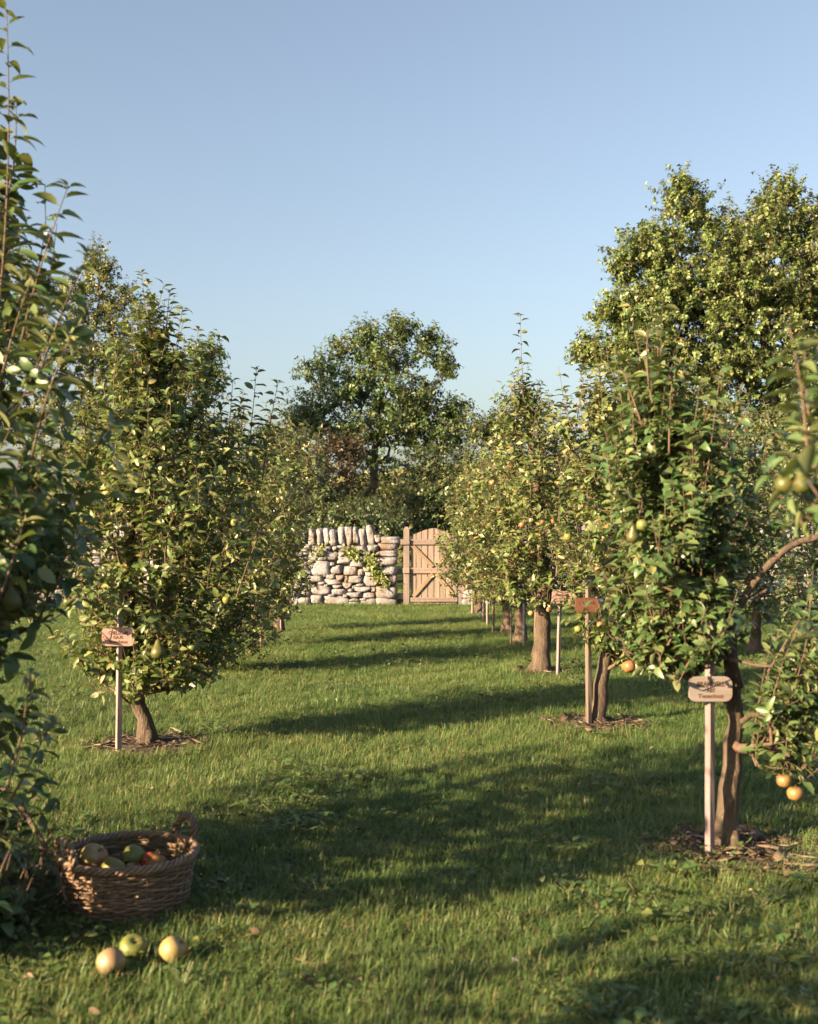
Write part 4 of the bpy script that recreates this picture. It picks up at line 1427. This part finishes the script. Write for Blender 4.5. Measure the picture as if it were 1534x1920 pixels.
p0 = ground(135, 1620); 
fallen_twig('thin bare stick standing aslant behind the basket', p0, np.array([(173 - CX) / FPX * p0[1], p0[1] + .05, EYE - (1530 - HY) / FPX * (p0[1] + .05)]), .0035, (0, 0), .005)
fallen_twig('short brown twig lying on the grass below the shadow', ground(555, 1815), ground(600, 1845), .003, (.03, .035))
fallen_twig('pale straw stalk on the grass right of the apples', ground(535, 1773), ground(588, 1770), .002, (.035, .04))
fallen_twig('curled light twig beside the nearest right mulch ring', ground(1362, 1638), ground(1398, 1650), .004, (.03, .03), .03)


def pebble(label, px, py, s, name='pebble', seed=0):
    o = link(name, STONES[seed % 16]); g_ = ground(px, py); g_[2] = .02
    o.location = g_; o.scale = (s, s * .8, s * .6); tag(o, label, name, 'pebbles on the lawn')


pebble('small pale pebble lying in the foreground grass', 967, 1812, .024)
pebble('flat grey stone in the nearest right mulch ring', 1352, 1640, .05, seed=3)
pebble('whitish stone in mulch under the second right tree', 1215, 1362, .035, seed=5)

# ------------------------------------------------------------------ orchard trees
def D_of(k): return POS[k][1]

G = 'orchard trees in rows'
ap = lambda lst, kinds=('apple_orange', 'apple_blush', 'apple_yellow'), s=.062: [(x, y, kinds[(int(x) + int(y)) % len(kinds)], s) for x, y in lst]

# left row
CLEAR += [(BASKET[0] - .55, BASKET[0], BASKET[1] - .5, BASKET[1], .18, .44), (BASKET[0] - 1.5, BASKET[0] - .7, BASKET[1] - .95, BASKET[1] - .55, .40, .62)]  # gaps cut in the crown so sunlight reaches the basket
CLEAR.append((BASKET[0] - .27, BASKET[0] + .35, BASKET[1] - .75, BASKET[1] + .3, 0.0, .42))
orchard_tree('leafy pear tree at the left edge towering beside the basket', POS['L1'],
    [(1800, -330, 60), (1680, -380, 60), (1560, -480, 10), (1420, -520, -30), (1320, -520, -20), (1230, -480, 40), (1150, -450, 120), (1050, -450, 150), (950, -450, 125), (820, -430, 115), (700, -420, 120), (600, -380, 95), (500, -330, 40), (380, -270, -20), (200, -200, -40)], D_of('L1'),
    [(0, 0, 0), (.02, 0, .4), (.0, .02, 1.0), (.03, 0, 1.8), (.0, 0, 2.6), (.03, 0, 3.0)], 'pear', 720, .094, 11, G, .06, hi=True, depth_z=([.2, .5, 1.2, 1.7], [1.2, 1.75, 1.6, .95]), mounds=1.5, extra=[((.16, -.50, .17), .24, 80), ((.35, -.35, 1.25), .3, 70), ((.0, -.92, 1.0), .40, 110), ((.40, -.2, .12), .18, 50)],  # third extra mass stands out of view, added to extend the lawn shadow
    shoots=[((0, 560), (12, 18), dict(D=4.1, leaf=.12, gap=.034)), ((40, 640), (128, 348), dict(D=3.95, leaf=.12, gap=.032)), ((75, 700), (165, 480), dict(D=4.0, leaf=.115)), ((5, 700), (60, 520), dict(D=3.9, leaf=.115)),
            ((60, 860), (130, 640), dict(D=3.9, leaf=.115)), ((0, 1120), (45, 975), dict(D=3.5, leaf=.115)), ((60, 1180), (150, 1000), dict(D=3.9, leaf=.09)),
            ((10, 1480), (55, 1265), dict(D=3.4, leaf=.095)), ((20, 1500), (100, 1350), dict(D=3.6, leaf=.09)), ((-30, 1560), (110, 1600), dict(D=3.9, leaf=.085)), ((-20, 1700), (20, 1590), dict(D=3.3, leaf=.085)),
            ((0, 420), (30, 200), dict(D=4.2, leaf=.115))],
    fruits=[(22, 1122, 'pear', .07, 3.75), (50, 1135, 'pear', .066, 3.85), (4, 1140, 'pear', .07, 3.8)])
orchard_tree('broad leafy tree behind the pink plaque in the left row', POS['L2'],
    [(1300, 200, 360), (1230, 150, 430), (1150, 125, 470), (1050, 115, 480), (950, 112, 465), (880, 125, 440), (820, 150, 410), (770, 185, 385), (725, 215, 360), (685, 238, 330), (650, 250, 300)], D_of('L2'),
    [(0, 0, 0), (-.07, 0, .22), (-.12, .02, .40), (-.15, .02, .62), (-.16, 0, 1.0), (-.14, .02, 1.5), (-.06, 0, 2.0), (.0, 0, 2.4), (.0, 0, 2.62)], 'apple', 860, .074, 22, G, .052, leaf_gap=.022,
    shoots=[((285, 720), (266, 512), dict(leaf=.11)), ((305, 740), (318, 545), dict(leaf=.105)), ((335, 800), (372, 618), dict(leaf=.105, dy=-.1)), ((250, 760), (245, 590), dict(leaf=.10, dy=-.15)), ((425, 900), (437, 712), dict(leaf=.11, dy=.3)), ((460, 890), (481, 692), dict(leaf=.115, dy=.3)), ((492, 900), (522, 716), dict(leaf=.11, dy=.3)), ((215, 760), (225, 640), dict(leaf=.09, dy=-.3)), ((160, 830), (150, 760), dict(leaf=.09, dy=-.4)), ((200, 830), (185, 690), dict(leaf=.09, dy=-.4)),
            ((440, 1130), (490, 990), dict(leaf=.095, dy=-.45)), ((470, 1040), (500, 930), dict(leaf=.095, dy=-.3))],
    fruits=[(297, 1218, 'pear', .10, 6.95), (288, 1180, 'pear', .085, 7.0), (165, 925, 'pear', .08), (128, 1125, 'pear', .07), (330, 1215, 'apple_green', .06), (360, 1215, 'apple_green', .06), (425, 1125, 'apple_yellow', .05), (440, 980, 'apple_yellow', .05)],
    extra=[((.25, -.1, .55), .22, 26), ((-.28, -.1, .62), .2, 22)])
orchard_tree('slim tree with tall upright shoots, third in the left row', POS['L3'],
    [(1240, 350, 470), (1150, 330, 530), (1050, 330, 560), (950, 340, 560), (880, 360, 545), (830, 390, 530), (800, 410, 510)], D_of('L3'),
    [(0, 0, 0), (.05, 0, .4), (.12, 0, 1.0), (.2, 0, 1.8), (.3, 0, 2.5)], 'apple', 560, .08, 33, G, .05,
    shoots=[((455, 840), (455, 738), dict(leaf=.11)), ((520, 860), (545, 770), dict(leaf=.11))])
orchard_tree('fourth tree of the left row beside the leaning brown stake', POS['L4'],
    [(1165, 430, 540), (1100, 410, 570), (1000, 410, 575), (900, 440, 585), (840, 470, 590), (810, 500, 590)], D_of('L4'),
    [(0, 0, 0), (.03, 0, .5), (.1, 0, 1.0), (.25, 0, 1.8), (.35, 0, 2.3)], 'apple', 430, .08, 44, G, .055,
    shoots=[((550, 900), (557, 815), dict(leaf=.10)), ((585, 900), (600, 805), dict(leaf=.10))])
orchard_tree('last tree of the left row close to the stone wall', POS['L5'],
    [(1138, 490, 560), (1080, 465, 572), (980, 470, 575), (900, 490, 585), (850, 520, 585)], D_of('L5'),
    [(0, 0, 0), (.03, 0, .5), (.0, 0, 1.0), (.1, 0, 1.8), (.2, 0, 2.2)], 'apple', 360, .08, 55, G, .06)
orchard_tree('tree just out of view on the near left casting shade over the lawn', POS['L0'],
    [(2400, -3300, -1200), (1500, -3500, -1200), (400, -3300, -1400), (-600, -2800, -1900), (-1400, -2500, -2200)], D_of('L0'),
    [(0, 0, 0), (.02, 0, .5), (.0, 0, 1.5), (.03, 0, 2.6)], 'pear', 300, .09, 66, G, .055)

# right row
orchard_tree('nearest right hand pear tree with a bowed grey limb and leaning trunk', POS['R1'],
    [(1270, 1215, 1350), (1220, 1180, 1380), (1140, 1165, 1390), (1050, 1160, 1400), (960, 1165, 1410), (900, 1170, 1370), (850, 1170, 1330), (800, 1180, 1290), (760, 1190, 1260), (725, 1200, 1240)], D_of('R1'),
    [(0, 0, 0), (-.02, 0, .15), (.015, 0, .40), (.03, 0, .62), (.01, 0, .80), (-.05, .02, 1.1), (-.15, 0, 1.5), (-.28, 0, 1.8), (-.32, 0, 1.95)], 'pear', 560, .068, 77, G, .044, leaf_gap=.020,
    shoots=[((1225, 760), (1215, 612), dict(leaf=.085, dy=-.2)), ((1205, 800), (1170, 700), dict(leaf=.08, dy=-.3)), ((1300, 860), (1300, 740), dict(leaf=.08)), ((1255, 850), (1260, 720), dict(leaf=.08, dy=-.2)), 
            ((1440, 1260), (1500, 1160), dict(leaf=.075, dy=-.3))],
    fruits=[(1187, 1002, 'pear', .058, 4.6), (1205, 985, 'apple_green', .05, 4.65), (1470, 1464, 'apple_orange', .062, 4.75), (1491, 1488, 'apple_orange', .066, 4.72), (1180, 1250, 'apple_orange', .055, 4.9)],
    extra=[((.13, -.22, .64), .13, 34), ((.12, -.22, .47), .11, 24), ((.19, -.24, .40), .09, 14), ((.27, -.25, .86), .13, 26), ((-.18, -.15, .78), .12, 14)])
orchard_tree('second right hand apple tree with a trunk leaning towards the row', POS['R2'],
    [(1235, 1110, 1230), (1180, 1095, 1260), (1100, 1090, 1280), (1000, 1070, 1295), (880, 1050, 1260), (800, 1060, 1220), (740, 1080, 1180)], D_of('R2'),
    [(0, 0, 0), (.02, 0, .2), (.08, 0, .45), (.1, 0, .8), (.12, 0, 1.4), (.08, 0, 2.1)], 'apple', 640, .072, 88, G, .052,
    shoots=[((1100, 800), (1128, 645), dict(leaf=.09)), ((1080, 800), (1095, 715), dict(leaf=.085)), ((1150, 800), (1160, 700), dict(leaf=.085))],
    fruits=ap([(1084, 1180), (1126, 1172), (1183, 1252), (1172, 1250), (1122, 1068), (1140, 1045), (1065, 1007), (1098, 798)], s=.054))
orchard_tree('fruiting apple tree with one tall leader, third in right row', POS['R3'],
    [(1130, 930, 1090), (1090, 890, 1105), (1010, 880, 1105), (920, 890, 1110), (860, 905, 1095), (810, 930, 1060), (775, 948, 1020), (745, 958, 1000)], D_of('R3'),
    [(0, 0, 0), (.01, 0, .3), (.03, 0, .8), (.0, 0, 1.6), (-.1, 0, 2.3), (-.18, 0, 2.75)], 'apple', 720, .074, 99, G, .078,
    shoots=[((985, 770), (976, 590), dict(leaf=.125, gap=.05)), ((972, 800), (962, 700), dict(leaf=.10)), ((1060, 860), (1090, 745), dict(leaf=.09)), ((1000, 800), (1010, 715), dict(leaf=.09)), ((940, 850), (930, 790), dict(leaf=.08))],
    fruits=ap([(1004, 870), (1047, 907), (1039, 977), (979, 984), (1016, 980), (1030, 1143), (996, 1150), (956, 877), (923, 905), (968, 920), (990, 938), (1075, 940), (1050, 1040)], s=.058))
orchard_tree('small dense apple tree with dark trunk, fourth in the right row', POS['R4'],
    [(1135, 890, 1010), (1085, 855, 1000), (990, 850, 1000), (910, 870, 990), (870, 890, 970)], D_of('R4'),
    [(0, 0, 0), (.01, 0, .5), (-.05, 0, 1.2), (-.2, 0, 2.0)], 'apple', 460, .070, 110, G, .07,
    fruits=ap([(923, 1112), (971, 1121), (977, 1100), (900, 960)], s=.06))
orchard_tree('small apple tree with pale lit trunk, fifth in the right row', POS['R5'],
    [(1112, 875, 970), (1060, 842, 965), (960, 845, 955), (890, 865, 945)], D_of('R5'),
    [(0, 0, 0), (.02, 0, .5), (-.05, 0, 1.2), (-.15, 0, 1.9)], 'apple', 360, .072, 121, G, .055,
    fruits=ap([(880, 985), (905, 1040), (860, 1030)], s=.06))
orchard_tree('last tree of the right row, leafing over the gate', POS['R6'],
    [(1098, 825, 915), (1050, 838, 925), (1000, 842, 925), (950, 855, 920), (900, 862, 900)], D_of('R6'),
    [(0, 0, 0), (.0, 0, .5), (-.08, 0, 1.2), (-.18, 0, 2.0)], 'apple', 320, .072, 132, G, .085,
    shoots=[((873, 930), (870, 832), dict(leaf=.085, gap=.03)), ((880, 920), (885, 875), dict(leaf=.08))])
orchard_tree('pear tree at the right edge with ripe pears in soft focus', POS['R0'],
    [(1900, 1950, 2800), (1400, 1800, 2900), (1000, 1750, 2900), (600, 1800, 2800), (200, 2000, 2600)], D_of('R0'),
    [(0, 0, 0), (.0, 0, .5), (.02, 0, 1.2), (.0, 0, 2.2)], 'pear', 260, .085, 143, G, .055, hi=True,
    shoots=[((1515, 900), (1480, 615), dict(D=2.75, leaf=.09, gap=.014)), ((1560, 960), (1440, 880), dict(D=2.75, leaf=.085, gap=.014)), ((1580, 800), (1530, 640), dict(D=2.8, leaf=.085, gap=.014)), ((1570, 1000), (1490, 955), dict(D=2.8, leaf=.075, gap=.014)),
            ((1580, 1250), (1515, 1170), dict(D=2.9, leaf=.07, gap=.014)), ((1530, 900), (1508, 650), dict(D=2.85, leaf=.085, gap=.014)), ((1520, 1010), (1462, 930), dict(D=2.8, leaf=.075, gap=.014))],
    fruits=[(1474, 900, 'pear', .052, 2.72), (1504, 902, 'pear', .052, 2.70), (1534, 905, 'pear', .050, 2.74)])
# a further row to the right
for k, (x, y, lab, sd) in enumerate([(3.45, 9.7, 'shaded fruit tree at right edge beyond the bowed limb', 201), (3.75, 12.7, 'shaded fruit tree of the farther right row behind the grey limb', 202), (3.9, 16.0, 'small fruit tree of the farther right row nearest the wall', 203)]):
    c = CX + x / y * FPX; w = .62 / y * FPX; f = lambda z: HY + (EYE - z) / y * FPX
    orchard_tree(lab, (x, y), [(f(.45), c - w * .7, c + w * .7), (f(.9), c - w, c + w), (f(1.5), c - w * .9, c + w * .95), (f(2.1), c - w * .55, c + w * .6), (f(2.5), c - w * .3, c + w * .25)], y,
        [(0, 0, 0), (.02, 0, .5), (.0, 0, 1.4), (.0, 0, 2.3)], 'pear', 330, .08, sd, G, .055)


# the bowed grey limb and low side branches of the nearest right tree
def limb(tree_pos, pts, radii, parent):
    m = MB(); rng = np.random.default_rng(8)
    P = np.array([at(*p) - np.array([tree_pos[0], tree_pos[1], 0]) for p in pts])
    n = 26; d = np.linspace(0, len(P) - 1, n)
    Q = np.stack([np.interp(d, range(len(P)), P[:, k]) for k in range(3)], 1)
    for _ in range(3): Q[1:-1] = (Q[:-2] + 2 * Q[1:-1] + Q[2:]) / 4
    m.tube(Q, np.interp(d, range(len(P)), radii), 8, lump=.05, rng=rng); m.build('branch', M['bark'], parent)


r1 = [o for o in bpy.data.objects if o.get('label', '').startswith('nearest right hand pear')][0]
limb(POS['R1'], [(1385, 1290, 5.07), (1360, 1200, 5.03), (1385, 1135, 5.0), (1425, 1075, 4.95), (1480, 1020, 4.9), (1545, 1003, 4.85), (1600, 1010, 4.8)], [.024, .021, .018, .016, .014, .012, .008], r1)
limb(POS['R1'], [(1388, 1120, 5.0), (1415, 1120, 4.98), (1440, 1105, 4.95)], [.011, .009, .005], r1)
limb(POS['R1'], [(1330, 1228, 4.95), (1370, 1235, 4.9), (1415, 1247, 4.82), (1450, 1250, 4.75)], [.005, .009, .008, .005], r1)
limb(POS['R1'], [(1390, 1355, 5.05), (1410, 1338, 4.98), (1440, 1350, 4.9), (1475, 1390, 4.82), (1485, 1450, 4.76)], [.014, .012, .009, .007, .004], r1)
l2 = [o for o in bpy.data.objects if o.get('label', '').startswith('broad leafy tree behind')][0]
limb(POS['L2'], [(258, 1285, 7.45), (290, 1283, 7.35), (330, 1275, 7.2), (360, 1250, 7.1)], [.017, .013, .009, .005], l2)
l1 = [o for o in bpy.data.objects if o.get('label', '').startswith('leafy pear tree at the left')][0]
limb(POS['L1'], [(-60, 1430, 4.3), (30, 1500, 4.15), (70, 1560, 4.05), (105, 1625, 4.0), (125, 1690, 3.98)], [.014, .011, .009, .007, .004], l1)

# ------------------------------------------------------------------ trees and shrubs beyond the wall
def ell(px, py, D, rx, ry, rz, w, base):
    p = at(px, py, D); return (p[0] - base[0], p[1] - base[1], p[2], rx, ry, rz, w)


b = np.array([(690 - CX) / FPX * 32, 32.0, 0]); e = lambda px, py, rx, rz, w, ry=None: ell(px, py, 32, rx, ry or rx, rz, w, b)
broad_tree('tall loose green tree standing alone behind the wall and gate', b,
    [e(745, 625, .42, .40, 3), e(690, 640, .40, .35, 2.5), e(720, 680, .85, .45, 5), e(710, 735, 1.1, .6, 5), e(770, 790, .9, .5, 4), e(590, 800, .6, .4, 3), e(850, 810, .5, .4, 2.5), e(610, 700, .6, .45, 4), e(640, 660, .35, .3, 1.5), e(800, 650, .4, .4, 2), e(830, 690, .25, .45, 1.5), e(660, 740, .9, .5, 5), e(790, 745, .65, .5, 4), e(590, 770, .6, .35, 3), e(850, 775, .4, .3, 2.4), e(720, 800, 1.2, .5, 6), e(560, 790, .3, .2, 1), e(640, 830, .9, .4, 3.5), e(810, 830, .7, .4, 3), e(700, 870, .9, .4, 2)],
    [(0, 0, 0), (0, 0, .9), (.05, 0, 1.6), (.15, 0, 3.0), (.35, 0, 4.5), (.6, 0, 6.2)], M['leaf_ash'], 301, 1000, 28, .12, .13, updown=.5, wf=(.26, .36), twiglen=(.2, .5))
b = np.array([(1440 - CX) / FPX * 25, 25.0, 0]); e = lambda px, py, rx, rz, w, ry=None: ell(px, py, 25, rx, ry or rx, rz, w, b)
broad_tree('large spreading maple beyond the wall on the right, sunlit', b,
    [e(1290, 400, .55, .5, 2), e(1285, 365, .2, .35, .8), e(1230, 470, .7, .5, 4), e(1370, 450, 1.0, .6, 5), e(1330, 520, 1.3, .8, 6), e(1450, 520, 1.4, .9, 7), e(1300, 620, 1.4, .8, 6), e(1440, 640, 1.4, .8, 6), e(1480, 430, .9, .7, 5), e(1465, 370, .35, .4, 1.2), e(1570, 460, 1.0, .8, 5), e(1180, 500, .35, .35, 1.6), e(1240, 570, 1.0, .55, 6), e(1160, 590, .45, .3, 2), e(1390, 560, 1.1, .6, 6), e(1540, 570, 1.1, .7, 5), e(1200, 660, 1.0, .5, 5), e(1110, 660, .3, .25, 1.2), e(1330, 690, 1.1, .5, 5), e(1480, 690, 1.1, .6, 5), e(1250, 760, 1.0, .5, 4.5), e(1390, 790, 1.1, .5, 4), e(1520, 800, 1.0, .6, 4), e(1220, 850, .9, .5, 3), e(1350, 880, 1.1, .5, 3), e(1500, 900, 1.1, .5, 3)],
    [(0, 0, 0), (.0, 0, 1.6), (.05, 0, 2.6), (.1, 0, 4.2), (-.1, 0, 5.6), (-.3, 0, 6.8)], M['leaf_maple'], 302, 2800, 42, .092, .24, updown=.5, wf=(.30, .42), twiglen=(.2, .5), nbranch=20)
b = np.array([(150 - CX) / FPX * 28, 28.0, 0]); e = lambda px, py, rx, rz, w, ry=None: ell(px, py, 28, rx * 1.22, (ry or rx) * 1.22, rz * 1.22, w, b)
broad_tree('thin airy tree behind the left row with yellowing leaves', b,
    [e(185, 510, .32, .4, 2), e(150, 570, .5, .5, 3), e(215, 590, .45, .5, 3), e(60, 560, .5, .5, 2), e(30, 500, .35, .4, 1.3), e(120, 660, .8, .5, 4), e(215, 680, .5, .5, 3), e(30, 650, .7, .6, 3), e(160, 760, .8, .5, 4), e(60, 780, .8, .6, 3), e(150, 860, .9, .5, 3), e(-40, 600, .8, .8, 3), e(-60, 760, .9, .8, 3)],
    [(0, 0, 0), (.0, 0, 1.4), (.1, 0, 2.9), (.25, 0, 4.9), (.5, 0, 7.2)], M['leaf_thin'], 303, 900, 34, .09, .11, updown=.5, twiglen=(.2, .45))
b = np.array([(372 - CX) / FPX * 26, 26.0, 0]); e = lambda px, py, rx, rz, w, ry=None: ell(px, py, 26, rx, ry or rx, rz, w, b)
broad_tree('green tree top rising just right of the broad leafy left tree', b,
    [e(385, 675, .28, .3, 2), e(350, 720, .6, .5, 4), e(400, 720, .25, .3, 1.5), e(360, 800, .8, .6, 4), e(310, 760, .6, .6, 3), e(370, 890, .9, .6, 3)],
    [(0, 0, 0), (.0, 0, 1.2), (.0, 0, 2.4), (.1, 0, 4.6)], M['leaf_ash'], 304, 240, 26, .11, .12, updown=.5)


def shrub(label, px, D, pts, mat, seed, n, per=26, leaf=.10, cat='shrub', name='shrub', rt=.06):
    b = np.array([(px - CX) / FPX * D, D, 0])
    cl = [ell(x, y, D, r, r, r2, w, b) for x, y, r, r2, w in pts]
    top = max(c[2] for c in cl)
    broad_tree(label, b, cl, [(0, 0, 0), (.02, 0, .25), (.0, 0, .6), (.05, 0, top * .8)], mat, seed, n, per, leaf, rt, name=name, cat=cat, nbranch=5, group='shrubs and small trees beyond the wall', twiglen=(.18, .42))


shrub('russet leaved shrub behind the wall, left of the tall tree', 620, 27.0, [(640, 850, .55, .4, 2), (610, 900, .8, .6, 4), (660, 930, .6, .5, 2.5), (580, 950, .8, .6, 3), (630, 990, .9, .5, 3)], M['leaf_red'], 311, 260)
shrub('dark green shrub behind the coping stones left of centre', 570, 25.5, [(560, 900, .7, .6, 3), (600, 960, .8, .5, 3), (530, 960, .8, .6, 3), (650, 970, .8, .5, 3), (570, 1010, 1.0, .4, 3)], M['leaf_dark'], 312, 300)
shrub('dark shrub right of the tall tree, behind the gate', 800, 28.0, [(790, 880, .6, .5, 2), (830, 900, .6, .6, 3), (800, 950, .9, .5, 4), (860, 950, .7, .6, 3), (820, 1000, 1.1, .5, 4)], M['leaf_dark'], 313, 330)
shrub('tall dark evergreen between the gate and the right row', 915, 30.0, [(905, 815, .5, .5, 2.5), (935, 810, .5, .5, 2.5), (880, 880, .6, .6, 3), (930, 890, .9, .7, 4), (900, 970, 1.0, .7, 4), (960, 960, .9, .8, 3)], M['leaf_dark'], 314, 360, rt=.1)
shrub('low dark bush in the shade just behind the wall middle', 690, 24.0, [(680, 975, .7, .3, 3), (720, 985, .7, .3, 3), (640, 985, .7, .3, 3), (700, 1020, 1.1, .4, 3)], M['leaf_dark'], 315, 230, leaf=.085)
shrub('low sunlit scrub seen in the gap under the tall tree', 745, 44.0, [(735, 920, 1.1, .5, 3), (770, 940, 1.1, .5, 3), (720, 960, 1.3, .5, 3), (700, 985, 1.3, .4, 2)], M['leaf_thin'], 316, 200, leaf=.15)
shrub('hazy pale shrub at the left behind the slim upright shoots', 520, 30.0, [(510, 830, .5, .4, 2), (540, 850, .5, .4, 2), (500, 900, .9, .6, 3), (460, 920, .9, .6, 3), (480, 980, 1.0, .5, 3)], M['leaf_ash'], 317, 240)
shrub('mid green hedge tree behind the left row crowns', 300, 28.0, [(300, 860, 1.0, .7, 3), (230, 900, 1.1, .7, 3), (380, 900, 1.1, .7, 3), (300, 980, 1.6, .6, 3), (150, 950, 1.2, .7, 3)], M['leaf_dark'], 318, 330, leaf=.11)
shrub('mid green hedge tree behind the farther right row', 1180, 29.0, [(1100, 900, 1.0, .7, 3), (1180, 880, 1.0, .8, 3), (1260, 900, 1.1, .7, 3), (1150, 980, 1.6, .6, 3), (1330, 960, 1.2, .7, 3)], M['leaf_ash'], 319, 330, leaf=.11)
# a far wooded rise closing the view
mb = MB(); rng = np.random.default_rng(77)
n = 15000
xx = rng.uniform(-75, 75, n); hh = 2.6 + 1.6 * hash_noise(xx + 100, xx * 0, .12, 6) + 1.0 * hash_noise(xx + 100, xx * 0, .5, 7)
P = np.stack([xx, 95 + rng.normal(0, 3, n), rng.uniform(0, 1, n) ** .8 * hh + .6], 1)
leaves_into(mb, P, rng.normal(0, 1, (n, 3)), rng.normal(0, .6, (n, 3)) + [-.4, -.6, .6], rng.uniform(.35, .7, n), np.full(n, .4), rng.uniform(.2, 1, n), rng.uniform(.1, .4, n), rng.uniform(0, 1, n), LEAF_4)
o = mb.build('far_hedgerow', M['leaf_thin'])
tag(o, 'distant hedgerow and woodland along the far edge of the field', 'woodland', kind='stuff')
